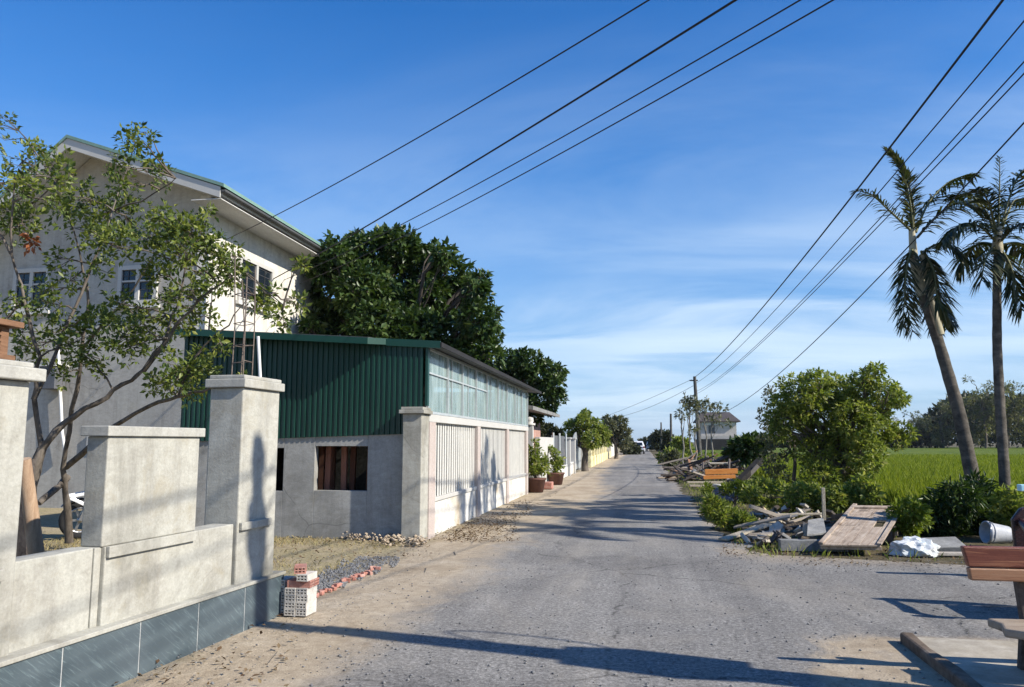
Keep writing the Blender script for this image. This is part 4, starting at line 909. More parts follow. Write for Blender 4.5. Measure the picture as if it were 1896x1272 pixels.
board('long pale plank sloping down to the road at the near heap', G(1338, 999, .03), G(1464, 957, .24), .16, .03, 'weathered_y')
board('shorter grey plank lying under the long pale plank', G(1392, 994, .06), G(1486, 975, .14), .22, .035, 'weathered')
board('thin pale batten lying across the back of the near heap', G(1432, 953, .28), G(1528, 951, .30), .07, .03, 'weathered_y')
board('grey pole slanting down behind the long pale plank', G(1388, 937, .45), G(1460, 962, .22), .07, .06, 'weathered')
board('dark beam sticking out of the heap behind the door leaf', G(1545, 958, .2), G(1600, 950, .4), .12, .08, 'dark_wood', 'beam', 'beam')
board('short sawn beam under the right corner of the door leaf', G(1600, 1008, .05), G(1655, 985, .10), .12, .10, 'weathered', 'beam', 'beam')
board('round dark log end poking out beside the door leaf', G(1640, 995, .1), G(1660, 965, .12), .16, .14, 'dark_wood', 'log', 'log')
p, q = G(1446, 1021, 0), G(1522, 1022, 0); board('grey concrete beam lying in front of the near heap', p + Vector((0, .12, .075)), q + Vector((.35, .12, .075)), .16, .15, 'rubble_grey', 'concrete_beam', 'beam')
g = MB(); P = [G(1494, 993, .20), G(1530, 990, .20), G(1524, 962, .32), G(1496, 966, .32)]; g.hexa(P + [p + Vector((0, -.01, .03)) for p in P]); tag(g.build('stone_slab', MAT['rubble_grey'], bevel=.004), 'square grey slab leaning in the middle of the near heap', 'slab', GN)
rr_ = random.Random(21)
for i in range(84):
    px = rr_.uniform(1410, 1600) if i < 44 else rr_.uniform(1380, 1460); py = rr_.uniform(955, 1016); hz_ = .30 * math.exp(-((px - 1492) / 60.) ** 2) * (.5 + .5 * (1020 - py) / 60.)
    c = G(px, py, 0); s = rr_.uniform(.05, .17); k = rr_.choice((3, 4, 4, 5)); aa = sorted(rr_.uniform(0, 6.28) for _ in range(k)); aa = [2 * math.pi * (q + rr_.uniform(-.2, .2)) / k for q in range(k)]
    g = MB(); g.prism([(s * math.cos(a) * rr_.uniform(.7, 1.2), s * .75 * math.sin(a), 0) for a in aa], (0, 0, rr_.uniform(.015, .045)))
    kind = rr_.choice(('rubble_white', 'rubble_tan', 'rubble_grey', 'rubble_white', 'dark_wood', 'dark_wood'))
    o = g.build('broken_tile' if kind != 'dark_wood' else 'wood_scrap', MAT[kind], base=(0, 0, 0), bevel=.003); place(o, (c.x, c.y, hz_ + rr_.uniform(.01, .04)), (rr_.uniform(-.8, .8), rr_.uniform(-.8, .8), rr_.uniform(0, 6)))
    tag(o, {'rubble_white': 'whitish broken tile piece in the near rubble heap', 'rubble_tan': 'tan broken tile piece in the near rubble heap', 'rubble_grey': 'grey broken slab piece in the near rubble heap', 'dark_wood': 'dark scrap of broken wood in the near rubble heap'}[kind], 'rubble piece' if kind != 'dark_wood' else 'wood scrap', {'dark_wood': 'wood scraps in the near heap', 'rubble_white': 'whitish tile pieces in the near heap', 'rubble_tan': 'tan tile pieces in the near heap', 'rubble_grey': 'grey slab pieces in the near heap'}[kind])
for i in range(10):
    px = rr_.uniform(1405, 1540); py = rr_.uniform(965, 1005); c = G(px, py, 0); a = rr_.uniform(-.6, .6); L = rr_.uniform(.25, .6)
    board('short dark broken plank tangled in the near rubble heap', (c.x - L * math.cos(a), c.y - L * math.sin(a), rr_.uniform(.04, .12)), (c.x + L * math.cos(a), c.y + L * math.sin(a), rr_.uniform(.08, .34)), rr_.uniform(.06, .14), .03, 'dark_wood' if i % 2 else 'weathered', roll=rr_.uniform(-.6, .6), group='short broken planks in the near heap')

# ---------------------------------------------------------------- far timber heap
GF = 'far roadside timber heap'
a, b = PY(1305, 874, 27.5), PY(1365, 872, 27.6); board('upper bright orange varnished plank on the far timber heap', a, b, .14, .17, 'orange_wood', group=GF)
a, b = PY(1302, 884, 26.9), PY(1361, 882, 27.0); board('lower bright orange varnished plank on the far timber heap', a, b, .14, .12, 'orange_wood', group=GF)
a, b = PY(1310, 856, 31.2), PY(1347, 855, 31.2); zt_ = a.z; g = MB(); g.box(a.x, b.x, a.y - 1.0, a.y, zt_ - .05, zt_); tag(g.build('tabletop_board', MAT['weathered_y'], bevel=.01), 'pale flat table top lying on the far timber heap', 'table top', GF)
g = MB()
for i in range(5):
    x = a.x + .1 + (b.x - a.x - .2) * i / 4; g.beam((x, a.y - .8, 0), (x + .04, a.y - .8, zt_ - .052), .07, .07)
tag(g.build('turned_rails', MAT['dark_wood']), 'row of dark turned rails standing under the pale table top', 'railing', GF)
a, b = G(1368, 892, .1), PY(1408, 852, 30.5); board('thick black beam leaning steeply at the right of the far heap', a, b, .22, .2, 'char', 'beam', 'beam', group=GF)
a, b = G(1374, 893, .05), PY(1404, 862, 29.6); board('thinner grey beam leaning in front of the black beam', a, b, .14, .14, 'weathered', 'beam', 'beam', group=GF)
board('long pale sheet lying on the road edge before the far heap', G(1217, 884, .04), G(1258, 884, .04), .5, .05, 'rubble_tan', 'board', 'board', group=GF)
board('grey batten lying flat in front of the orange planks', G(1272, 893, .2), G(1342, 893, .2), .12, .06, 'weathered_y', group=GF)
board('second grey batten lying below the first one', G(1276, 899, .12), G(1318, 900, .1), .12, .06, 'weathered', group=GF)
g = MB(); N = 14; a, b = G(1246, 880, 0), G(1304, 893, 0); vs = []
for i in range(N + 1):
    p = a.lerp(b, i / N); z = .15 + .32 * math.sin(math.pi * i / N) ** .8; vs += [(p.x, p.y - .25, z - .12), (p.x, p.y + 1.1, z + .06), (p.x, p.y + 1.1, z + .02), (p.x, p.y - .25, z - .16)]
g.add(vs, [(4 * i + q, 4 * i + (q + 1) % 4, 4 * i + 4 + (q + 1) % 4, 4 * i + 4 + q) for i in range(N) for q in range(4)] + [(0, 1, 2, 3), (4 * N, 4 * N + 1, 4 * N + 2, 4 * N + 3)])
tag(g.build('bent_sheet', MAT['rubble_grey']), 'bent grey corrugated sheet draped over the left of the far heap', 'sheet', GF)
for i in range(120):
    px = rr_.uniform(1244, 1372); py = rr_.uniform(858, 890); c = G(px, py + 6, 0); a = rr_.choice((rr_.uniform(-.5, .5), rr_.uniform(.8, 2.2))); L = rr_.uniform(.25, .62); z = rr_.uniform(.05, .6)
    kind = rr_.choice(('dark_wood', 'dark_wood', 'dark_wood', 'dark_wood', 'dark_wood', 'weathered', 'brown_wood')); dz = rr_.uniform(-.4, .5)
    board({'dark_wood': 'dark old plank tangled in the far timber heap', 'weathered': 'grey weathered plank tangled in the far timber heap', 'brown_wood': 'brown plank tangled in the far timber heap'}[kind], (c.x - L * math.cos(a), c.y - L * math.sin(a), max(.03, z)), (c.x + L * math.cos(a), c.y + L * math.sin(a), max(.05, z + dz)), rr_.uniform(.05, .12), rr_.uniform(.03, .07), kind, roll=rr_.uniform(-.8, .8), group={'dark_wood': 'dark planks in the far heap', 'weathered': 'grey planks in the far heap', 'brown_wood': 'brown planks in the far heap'}[kind])

# ---------------------------------------------------------------- foliage tools
def nrmz(a): return a / np.maximum(np.linalg.norm(a, axis=1, keepdims=True), 1e-9)
def leaf_obj(name, P, A, S, mat, parent=None, aspect=.42, up=.7, rs=RS, tint=None, base=None, fold=.22):
    """many leaf blades: P base points, A axis directions, S lengths"""
    P = np.asarray(P, float); A = nrmz(np.asarray(A, float)); S = np.asarray(S, float)[:, None]; n = len(P)
    U = rs.normal(size=(n, 3)) * (1 - up) + np.array([0, 0, up]); B = nrmz(np.cross(A, U)); N = np.cross(B, A)
    V = np.stack([P, P + A * S * .45 + B * S * aspect * .5 + N * S * fold * .4, P + A * S - N * S * fold * .3, P + A * S * .45 - B * S * aspect * .5 + N * S * fold * .4], 1).reshape(-1, 3)
    return tri_obj(name, V, np.tile(np.array([[0, 1, 2], [0, 2, 3]]), (n, 1, 1)).reshape(-1, 3) + np.repeat(np.arange(n) * 4, 2)[:, None], mat, parent, np.repeat(rs.rand(n) if tint is None else tint, 2), base)
def tri_obj(name, V, T, mat, parent, tint, base=None):
    if parent is not None:
        inv = np.array(world_mat(parent).inverted()); V = V @ inv[:3, :3].T + inv[:3, 3]; loc = None
    else:
        loc = base if base is not None else (float(V[:, 0].mean()), float(V[:, 1].mean()), float(V[:, 2].min())); V = V - np.array(loc)
    m = bpy.data.meshes.new(name); nv, ntr = len(V), len(T)
    m.vertices.add(nv); m.vertices.foreach_set('co', V.astype(np.float32).ravel())
    m.loops.add(ntr * 3); m.loops.foreach_set('vertex_index', T.astype(np.int32).ravel())
    m.polygons.add(ntr); m.polygons.foreach_set('loop_start', np.arange(0, ntr * 3, 3, dtype=np.int32)); m.polygons.foreach_set('loop_total', np.full(ntr, 3, dtype=np.int32))
    m.update(calc_edges=True); at = m.attributes.new('tint', 'FLOAT', 'FACE'); at.data.foreach_set('value', np.asarray(tint, dtype=np.float32)); m.materials.append(mat)
    o = bpy.data.objects.new(name, m)
    if loc is not None: o.location = loc
    return put(o, parent)
def sphere_dirs(n, rs): return nrmz(rs.normal(size=(n, 3)))
def cluster_leaves(cl, nsub, nleaf, size, rs, droop=.0, inner=.45, flat=0., sub_r=.35, tint_sub=.5):
    """cl: (c, (rx,ry,rz)); leaves in whorls spread near the surface of each cluster. returns P, A, S, tint"""
    Ps, As, Ss, Ts = [], [], [], []
    tot = sum((r[0] * r[1] * r[2]) ** (2 / 3) for c, r in cl)
    for c, r in cl:
        n = max(3, int(nsub * (r[0] * r[1] * r[2]) ** (2 / 3) / tot)); d = sphere_dirs(n, rs); q = inner + (1.05 - inner) * rs.rand(n, 1) ** .6
        sc_ = np.array(c) + d * q * np.array(r); out = d * np.array([1, 1, 1]) + np.array([0, 0, .35])
        k = nleaf; ctr = np.repeat(sc_, k, 0); o = np.repeat(nrmz(out), k, 0)
        a = o * .55 + rs.normal(size=(n * k, 3)) * .62 + np.array([0, 0, -droop])
        Ps.append(ctr + nrmz(a) * size * sub_r * rs.rand(n * k, 1)); As.append(a); Ss.append(size * rs.uniform(.45, 1.3, n * k))
        t = np.repeat(rs.rand(n), k) * tint_sub + rs.rand(n * k) * (1 - tint_sub); Ts.append(t)
    return np.concatenate(Ps), np.concatenate(As), np.concatenate(Ss), np.concatenate(Ts)
def wiggle(a, b, n, amp, rr, sag=0.):
    a, b = Vector(a), Vector(b); L = (b - a).length; out = []
    for i in range(n + 1):
        t = i / n; p = a.lerp(b, t); k = 0 if i in (0, n) else amp * L; out.append(p + Vector((rr.uniform(-k, k), rr.uniform(-k, k), rr.uniform(-k, k) + sag * L * math.sin(math.pi * t))))
    return out
def tree(name, label, base, th, clusters, leaf, nsub, nleaf, mat, cat='tree', group=None, bark='bark', tr=.14, seed=1, droop=.1, aspect=.45, trunk_top=None, inner=.45, lean=(0, 0), limbs=True, sub_r=.35):
    rr = random.Random(seed); rs = np.random.RandomState(seed); t = thing(name, label, cat, base, 0, group); b = Vector(base)
    top = b + Vector((lean[0], lean[1], th)); g = MB(); pts = wiggle(b - Vector((0, 0, .05)), top, 5, .03, rr); g.tube(pts, [tr * (1.25 - .55 * i / 5) for i in range(6)], 9)
    if limbs:
        for c, r in clusters:
            c = Vector(c); s = pts[rr.randint(3, 5)]; P = wiggle(s, c, 4, .06, rr, .06); L = (c - s).length; r0 = tr * .45; g.tube(P, [r0 * (1 - .75 * i / 4) for i in range(5)], 6)
            for _ in range(5):
                d = Vector((rr.gauss(0, 1), rr.gauss(0, 1), rr.gauss(.3, .7))).normalized(); e = c + Vector((d.x * r[0], d.y * r[1], d.z * r[2])) * .85; g.tube(wiggle(P[rr.randint(2, 4)], e, 3, .08, rr), [r0 * .28, r0 * .2, r0 * .14, r0 * .06], 5)
    g.build('trunk', MAT[bark], t, fixn=False)
    P, A, S, T = cluster_leaves(clusters, nsub, nleaf, leaf, rs, droop, inner, sub_r=sub_r); leaf_obj('crown', P, A, S, MAT[mat], t, aspect, .6, rs, T); return t
def blobs(c, R_, n, r0, r1, rr, flat=.8, zmin=-1e9):
    out = []
    for _ in range(n):
        d = Vector((rr.gauss(0, 1), rr.gauss(0, 1), rr.gauss(0, 1))).normalized() * (rr.random() ** .4); p = Vector(c) + Vector((d.x * R_[0], d.y * R_[1], d.z * R_[2])); r = rr.uniform(r0, r1); p.z = max(p.z, zmin); out.append((tuple(p), (r, r, r * flat)))
    return out

# ---------------------------------------------------------------- big dark tree behind the shed, and its neighbour
def pxblob(lst, Y, jy, rr, flat=.9, k=1450.):
    out = []
    for px, py, rp in lst:
        y = Y + rr.uniform(-jy, jy); c = PY(px, py, y); d = math.hypot(c.x, c.y); r = rp * d / k; out.append((tuple(c), (r, r, r * flat)))
    return out
rr = random.Random(5)
bl = [(640, 490, 42), (690, 470, 44), (735, 455, 40), (780, 490, 40), (830, 500, 42), (870, 540, 36), (885, 590, 36), (880, 640, 34), (840, 560, 48), (790, 555, 52), (735, 530, 55), (680, 540, 55), (630, 545, 45), (600, 500, 28), (600, 590, 34), (640, 610, 46), (700, 610, 55), (770, 620, 55), (830, 630, 48), (880, 665, 26), (905, 600, 18), (620, 470, 26), (718, 442, 18), (820, 470, 20), (580, 560, 18), (575, 610, 18), (880, 530, 20), (660, 450, 20), (905, 665, 22), (840, 665, 40), (800, 475, 22), (765, 465, 16), (612, 448, 12), (705, 432, 10), (812, 458, 10), (893, 512, 12), (915, 575, 10), (556, 545, 10), (560, 590, 12), (915, 625, 10), (750, 445, 9), (548, 620, 10)]
cl = pxblob(bl, 22., 1.6, rr)
tree('broadleaf_tree', 'big dense dark green tree rising behind the green shed', (-7.6, 22.5, 0), 3.6, cl, .215, 3700, 9, 'leaf_dark', tr=.26, seed=3, droop=.35, bark='bark_dark', aspect=.5)
bl = [(945, 680, 26), (975, 672, 28), (1005, 690, 26), (1022, 715, 22), (1000, 735, 24), (965, 712, 32), (985, 750, 20), (1030, 690, 14), (1033, 735, 12), (945, 715, 26), (925, 695, 22), (1015, 755, 12), (990, 775, 12), (1035, 683, 8), (935, 660, 14)]
tree('broadleaf_tree', 'smaller dark tree overhanging the eave past the green shed', (-5.6, 31, 0), 3.0, pxblob(bl, 31., 1.0, rr), .2, 1400, 8, 'leaf_dark', tr=.15, seed=4, droop=.3, aspect=.5)
# ---------------------------------------------------------------- sparse tree in the front yard
def yard_tree():
    rr = random.Random(9); rs = np.random.RandomState(9)
    base = PY(60, 1020, 8.4); base.z = 0
    t = thing('fruit_tree', 'sparse crooked tree with yellowish leaves in front of the house', 'tree', base)
    def L(lst, Y0_, Y1_): return [PY(px, py, Y0_ + (Y1_ - Y0_) * i / max(1, len(lst) - 1)) for i, (px, py) in enumerate(lst)]
    limbs = [(L([(50, 1030), (58, 900), (78, 830)], 8.4, 8.4), .105, .09), (L([(78, 830), (120, 785), (180, 745), (230, 712), (266, 688), (300, 640), (330, 560), (350, 470)], 8.4, 8.7), .075, .015),
             (L([(78, 830), (62, 740), (72, 660), (48, 560), (20, 470), (28, 330)], 8.4, 7.8), .06, .012), (L([(62, 740), (108, 640), (150, 540), (212, 390), (250, 265)], 8.3, 8.9), .045, .010),
             (L([(128, 1004), (124, 930), (120, 870), (134, 760), (150, 650), (166, 560), (150, 470), (110, 350)], 10.2, 8.8), .085, .012), (L([(122, 865), (200, 795), (280, 752), (330, 735), (374, 722), (432, 711)], 9.9, 7.6), .065, .012),
             (L([(266, 688), (330, 600), (390, 540), (450, 500), (525, 565)], 8.5, 8.2), .035, .008), (L([(150, 650), (228, 560), (290, 470), (332, 415)], 9.2, 8.9), .035, .010),
             (L([(72, 932), (100, 905), (124, 884)], 9.4, 10.0), .06, .07), (L([(330, 735), (360, 660), (420, 600), (470, 540)], 8.3, 8.1), .025, .008), (L([(20, 470), (-20, 400), (-30, 300)], 8.0, 7.8), .03, .01), (L([(48, 560), (0, 600), (-40, 560)], 8.1, 7.9), .03, .01), (L([(212, 390), (285, 360), (325, 330)], 8.8, 8.6), .02, .008)]
    g = MB(); nodes = []
    for P, r0, r1 in limbs:
        Q = []
        for i in range(len(P) - 1):
            for k in range(3): Q.append(P[i].lerp(P[i + 1], k / 3) + Vector([rr.uniform(-.02, .02) for _ in range(3)]) * (0 if (i == 0 and k == 0) else 1))
        Q.append(P[-1]); n = len(Q); g.tube(Q, [.66 * (r0 + (r1 - r0) * (i / (n - 1)) ** .7) * rr.uniform(.85, 1.15) for i in range(n)], 8); nodes += Q[2:]
    cls = [(40, 300, 42), (100, 305, 30), (245, 262, 30), (278, 300, 24), (215, 305, 20), (20, 395, 50), (45, 415, 32), (120, 385, 30), (150, 370, 38), (190, 400, 36), (170, 430, 36), (225, 340, 24), (300, 330, 22), (215, 370, 22), (240, 362, 22), (330, 420, 40), (352, 432, 36), (300, 410, 34), (280, 440, 38), (250, 420, 36), (200, 450, 36), (330, 470, 40), (290, 500, 30), (380, 450, 36), (420, 475, 36), (400, 520, 40), (425, 505, 26), (478, 560, 20), (500, 548, 26), (522, 590, 22), (350, 540, 36), (310, 560, 26), (260, 590, 34), (230, 620, 34), (200, 600, 30), (170, 590, 26), (280, 622, 34), (240, 642, 30), (330, 690, 40), (372, 690, 36), (300, 705, 26), (352, 718, 30), (60, 640, 30), (40, 615, 26), (90, 560, 26), (30, 560, 26), (120, 610, 34), (150, 640, 30), (180, 500, 20), (130, 520, 22), (80, 540, 22), (100, 480, 20), (220, 560, 26), (370, 590, 32), (330, 600, 26), (-4, 228, 26), (548, 565, 18), (448, 706, 9), (60, 350, 26), (10, 340, 24), (160, 660, 24), (110, 690, 22), (190, 680, 18), (375, 655, 22), (410, 640, 18), (560, 490, 16), (385, 400, 16), (70, 270, 16), (270, 245, 14), (120, 330, 20)]
    P_, A_, S_, T_ = [], [], [], []
    def add(c, r, n, dead=False):
        rs_ = rs; d = sphere_dirs(n, rs_); k = 5; ctr = np.array(c) + d * r * rs_.rand(n, 1) ** .5
        # a twig to the cluster
        q = min(nodes, key=lambda v: (v - Vector(c)).length); W = wiggle(q, c, 4, .07, rr, .05); g.tube(W, [.013, .011, .009, .006, .004], 5)
        for j in range(0, n, 4): g.tube(wiggle(W[rr.randint(2, 4)], ctr[j], 2, .1, rr), [.005, .004, .002], 4)
        cc = np.repeat(ctr, k, 0); a = rs_.normal(size=(n * k, 3)) * .7 + np.repeat(d, k, 0) * .4 + np.array([0, 0, .1])
        P_.append(cc + nrmz(a) * .02); A_.append(a); S_.append(rs_.uniform(.042, .10, n * k)); T_.append(np.clip(np.repeat(rs_.rand(n), k) * .6 + rs_.rand(n * k) * .4, 0, 1))
    for px, py, rp in cls:
        y = 8.5 + rr.uniform(-.8, .8); c = PY(px, py, y); r = rp * math.hypot(c.x, c.y) / 1450.; add(c, r * 1.05, max(7, int((rp / 3.85) ** 1.75)))
    g.build('trunk', MAT['bark'], t, fixn=False)
    leaf_obj('crown', np.concatenate(P_), np.concatenate(A_), np.concatenate(S_), MAT['leaf_left'], t, .5, .5, rs, np.concatenate(T_))
    c = PY(60, 448, 8.2); d = sphere_dirs(60, rs); leaf_obj('dead_leaves', np.array(c) + d * np.array([.09, .09, .16]) * rs.rand(60, 1), d + np.array([0, 0, -.8]), rs.uniform(.05, .1, 60), MAT['leaf_dead'], t, .5, .4, rs)
yard_tree()

# ---------------------------------------------------------------- palms
def palm(label, trunk, r0, r1, fronds, seed, shaft=None):
    rr = random.Random(seed); rs = np.random.RandomState(seed); b = trunk[0].copy(); t = thing('palm_tree', label, 'palm', b, 0, 'palms by the rice field')
    Q = []
    for i in range(len(trunk) - 1):
        for k in range(6): Q.append(trunk[i].lerp(trunk[i + 1], k / 6))
    Q.append(trunk[-1]); n = len(Q); S = [Q[0]] + [(Q[i - 1] + Q[i] * 2 + Q[i + 1]) / 4 for i in range(1, n - 1)] + [Q[-1]]
    g = MB(); g.tube(S, [(r0 + (r1 - r0) * (i / (n - 1)) ** .8) * (1.0 + .06 * (i % 2)) for i in range(n)], 12); g.build('trunk', MAT['palm_bark'], t, fixn=False)
    if shaft:
        for P, ra, rb_ in shaft: g = MB(); g.tube(P, [ra, (ra + rb_) / 2, rb_][:len(P)] if len(P) == 3 else [ra, rb_], 10); g.build('leaf_sheath', MAT['palm_sheath'], t, fixn=False)
    for pts, ln, wid, dr_, dens in fronds:
        # smooth rachis
        P = []; m_ = len(pts)
        for i in range(m_ - 1):
            p0, p1, p2, p3 = pts[max(0, i - 1)], pts[i], pts[i + 1], pts[min(m_ - 1, i + 2)]
            for k in range(8):
                u = k / 8; P.append(.5 * ((2 * p1) + (p2 - p0) * u + (2 * p0 - 5 * p1 + 4 * p2 - p3) * u * u + (3 * p1 - p0 - 3 * p2 + p3) * u ** 3))
        P.append(pts[-1]); N = len(P); g = MB(); g.tube(P, [.028 - .024 * i / (N - 1) for i in range(N)], 5)
        V, T, ti = [], [], []
        L = int(dens * 58)
        for i in range(L):
            u = .10 + .90 * i / L; f = u * (N - 1); k = min(N - 2, int(f)); p = P[k].lerp(P[k + 1], f - k); d = (P[k + 1] - P[k]).normalized(); sd = d.cross(Vector((0, 0, 1)))
            if sd.length < .2: sd = d.cross(Vector((0, 1, 0)))
            sd.normalize()
            for s in (-1, 1):
                ll = ln * 1.0 * (math.sin(math.pi * (.12 + .80 * u)) ** .7) * rr.uniform(.75, 1.1); a = (d * rr.uniform(.45, .9) + sd * s * rr.uniform(.5, 1.0) + Vector((rr.uniform(-.15, .35), rr.uniform(-.25, .25), rr.uniform(-.25, .35)))).normalized(); w_ = wid * rr.uniform(1.0, 1.5); nb = a.cross(Vector((rr.uniform(-.4, .4), rr.uniform(-.4, .4), 1))).normalized() * w_
                mid = p + a * ll * .55 + Vector((0, 0, -dr_ * ll * .22)); tip = p + a * ll + Vector((0, 0, -dr_ * ll * .75)); q = len(V); V += [p - nb * .3, p + nb * .3, mid + nb * .5, mid - nb * .5, tip]; T += [(q, q + 1, q + 2), (q, q + 2, q + 3), (q + 3, q + 2, q + 4)]; ti += [rr.random()] * 3
        f_ = g.build('frond', MAT['palm_rib'], t, fixn=False)
        tri_obj('leaflets', np.array([tuple(v) for v in V]), np.array(T), MAT['leaf_palm'], f_, ti)
    return t
MAT['palm_sheath'] = M('palm_sheath', [(.22, .21, .13), (.38, .35, .24), (.46, .42, .31)], 3, 40, .6, .3, .2, True, (1, 1, .4))
MAT['palm_rib'] = M('palm_rib', [(.09, .10, .04), (.17, .17, .08)], 4, 40, .6)
def q(Y, *pp): return [PY(px, py, Y + dy) for px, py, dy in pp]
YP = 15.6
tk = q(YP, (1812, 975, 0), (1800, 880, 0), (1775, 760, 0), (1740, 640, 0), (1708, 545, 0)); tk[0].z = 0
fr = [ # up-standing wind-blown spear and its neighbours
    (q(YP, (1690, 440, 0), (1684, 370, .05), (1668, 312, .1), (1640, 278, .15)), .40, .030, .2, 1.2),
    (q(YP, (1692, 440, 0), (1690, 375, .1), (1674, 318, .15), (1652, 290, .2)), .34, .034, .3, 1.5),
    (q(YP, (1692, 440, 0), (1686, 380, -.1), (1672, 320, -.1), (1646, 282, -.1)), .34, .034, .3, 1.5),
    (q(YP, (1690, 430, 0), (1652, 395, -.2), (1615, 362, -.3), (1584, 352, -.4)), .34, .022, .5, .9),
    (q(YP, (1696, 430, 0), (1720, 375, .4), (1760, 335, .7), (1805, 322, .8)), .55, .032, .6, 1.2),
    (q(YP, (1698, 440, 0), (1735, 400, -.3), (1775, 375, -.6), (1815, 385, -.8)), .50, .032, .7, 1.1),
    (q(YP, (1703, 475, 0), (1728, 455, -.2), (1755, 452, -.4), (1780, 480, -.5)), .42, .028, .8, .9),
    # drooping old fronds along the trunk
    (q(YP, (1692, 455, 0), (1680, 490, -.25), (1675, 545, -.4), (1672, 605, -.35)), .40, .034, .6, 1.3),
    (q(YP, (1690, 450, 0), (1676, 500, .35), (1678, 560, .5), (1690, 615, .5)), .42, .034, .6, 1.3),
    (q(YP, (1710, 470, 0), (1733, 510, .2), (1742, 560, .3), (1752, 610, .2)), .42, .034, .6, 1.3),
    (q(YP, (1710, 465, 0), (1728, 500, -.3), (1738, 555, -.5), (1765, 600, -.5)), .40, .034, .6, 1.2),
    (q(YP, (1706, 465, 0), (1715, 515, .5), (1722, 560, .6), (1735, 615, .6)), .38, .034, .6, 1.0)]
sh = [([PY(1708, 548, YP), PY(1692, 480, YP), PY(1688, 425, YP)], .105, .055), ([PY(1728, 545, YP + .05), PY(1714, 500, YP + .02), PY(1708, 472, YP)], .07, .06), ([PY(1740, 620, YP - .02), PY(1724, 560, YP - .03), PY(1712, 520, YP - .06)], .085, .05)]
palm('leaning palm with wind-torn crown, left of the two palms', tk, .142, .085, fr, 12, sh)
YQ = 15.0
tk = q(YQ, (1864, 985, 0), (1860, 880, 0), (1852, 760, 0), (1846, 640, 0), (1846, 520, 0), (1848, 450, 0)); tk[0].z = 0
fr = [(q(YQ, (1848, 450, 0), (1849, 400, 0), (1851, 340, .05), (1851, 290, .1)), .22, .02, .1, .9),
      (q(YQ, (1848, 445, 0), (1868, 370, .3), (1890, 320, .5), (1930, 300, .6)), .50, .034, .5, 1.3),
      (q(YQ, (1846, 445, 0), (1825, 390, .4), (1795, 360, .7), (1760, 365, .9)), .5, .034, .6, 1.2),
      (q(YQ, (1846, 450, 0), (1815, 420, -.3), (1780, 415, -.5), (1745, 445, -.6)), .48, .032, .8, 1.2),
      (q(YQ, (1846, 455, 0), (1815, 450, .5), (1790, 470, .9), (1775, 500, 1.)), .46, .032, .8, 1.1),
      (q(YQ, (1850, 450, 0), (1880, 420, -.4), (1915, 415, -.7), (1950, 440, -.8)), .5, .034, .7, 1.2),
      (q(YQ, (1850, 455, 0), (1885, 450, .4), (1915, 470, .8), (1935, 520, .9)), .48, .034, .8, 1.2),
      (q(YQ, (1852, 460, 0), (1870, 490, -.2), (1882, 530, -.3), (1892, 575, -.3)), .46, .036, .6, 1.2),
      (q(YQ, (1844, 455, 0), (1830, 470, -.5), (1822, 490, -.8), (1818, 520, -.9)), .42, .03, .8, 1.),
      (q(YQ, (1846, 440, 0), (1835, 390, -.3), (1822, 360, -.6), (1806, 350, -.8)), .46, .032, .5, 1.1),
      (q(YQ, (1850, 440, 0), (1866, 395, .6), (1880, 370, 1.0), (1905, 370, 1.3)), .46, .032, .5, 1.1)]
PALM2 = palm('straight slim palm with bushy crown, right of the two palms', tk, .094, .064, fr, 14, [([PY(1846, 470, YQ), PY(1848, 440, YQ), PY(1849, 420, YQ)], .10, .06)])

for (x, y, rz, lab) in ((9.4, 10.9, 1.1, 'palm beyond the right edge of the view, nearest to the road junction'), (9.8, 13.3, 2.3, 'palm beyond the right edge of the view, nearest to the straight palm'), (10.0, 16.6, 4.0, 'palm standing farther back beyond the right edge of the view')):
    o = dup(PALM2); o.location = (x, y, 0); o.rotation_euler = (0, 0, rz); o.scale = (1.1, 1.1, 1.5); o['label'] = lab
# ---------------------------------------------------------------- round bushy tree and shrubs on the right
rr = random.Random(31)
bl = [(1470, 730, 34), (1510, 715, 30), (1545, 725, 34), (1585, 725, 30), (1600, 705, 20), (1620, 690, 14), (1645, 728, 26), (1660, 735, 18), (1450, 770, 28), (1478, 788, 34), (1530, 790, 46), (1580, 780, 42), (1620, 790, 32), (1635, 800, 20), (1508, 838, 34), (1550, 850, 48), (1600, 840, 34), (1520, 890, 34), (1560, 895, 34), (1590, 880, 24), (1540, 920, 22), (1455, 745, 18), (1570, 750, 30), (1620, 760, 24), (1490, 760, 30), (1440, 800, 18), (1680, 800, 14), (1660, 812, 18), (1628, 684, 8), (1650, 722, 10), (1672, 740, 9), (1430, 770, 9), (1540, 700, 10), (1495, 700, 9)]
cl = pxblob(bl, 20.6, .8, rr)
tree('garden_tree', 'bushy yellow green tree with dense rounded crown at the rubble heap', (5.0, 20.8, 0), 1.3, cl, .115, 3600, 9, 'leaf_mid', tr=.13, seed=6, droop=.25, aspect=.4)
bl = [(1425, 735, 12), (1420, 760, 14), (1428, 785, 16), (1420, 810, 18), (1435, 830, 20), (1430, 855, 22), (1445, 880, 18), (1412, 780, 8), (1424, 720, 8)]
tree('sapling', 'half bare greyish sapling left of the bushy tree', (4.0, 22, 0), 1.6, pxblob(bl, 22, .4, rr), .10, 330, 6, 'leaf_grey', tr=.05, seed=7)
def shrub(label, lst, Y, jy, leaf, nsub, nleaf, mat, seed, name='shrub', asp=.45, cat='shrub', group=None, droop=.1):
    rr = random.Random(seed); cl = pxblob(lst, Y, jy, rr); bx = sum(c[0][0] for c in cl) / len(cl); by = sum(c[0][1] for c in cl) / len(cl)
    for c, r in cl: pass
    return tree(name, label, (bx, by, 0), .25, cl, leaf, nsub, nleaf, mat, cat, group, 'bark_dark', .03, seed, droop, asp)
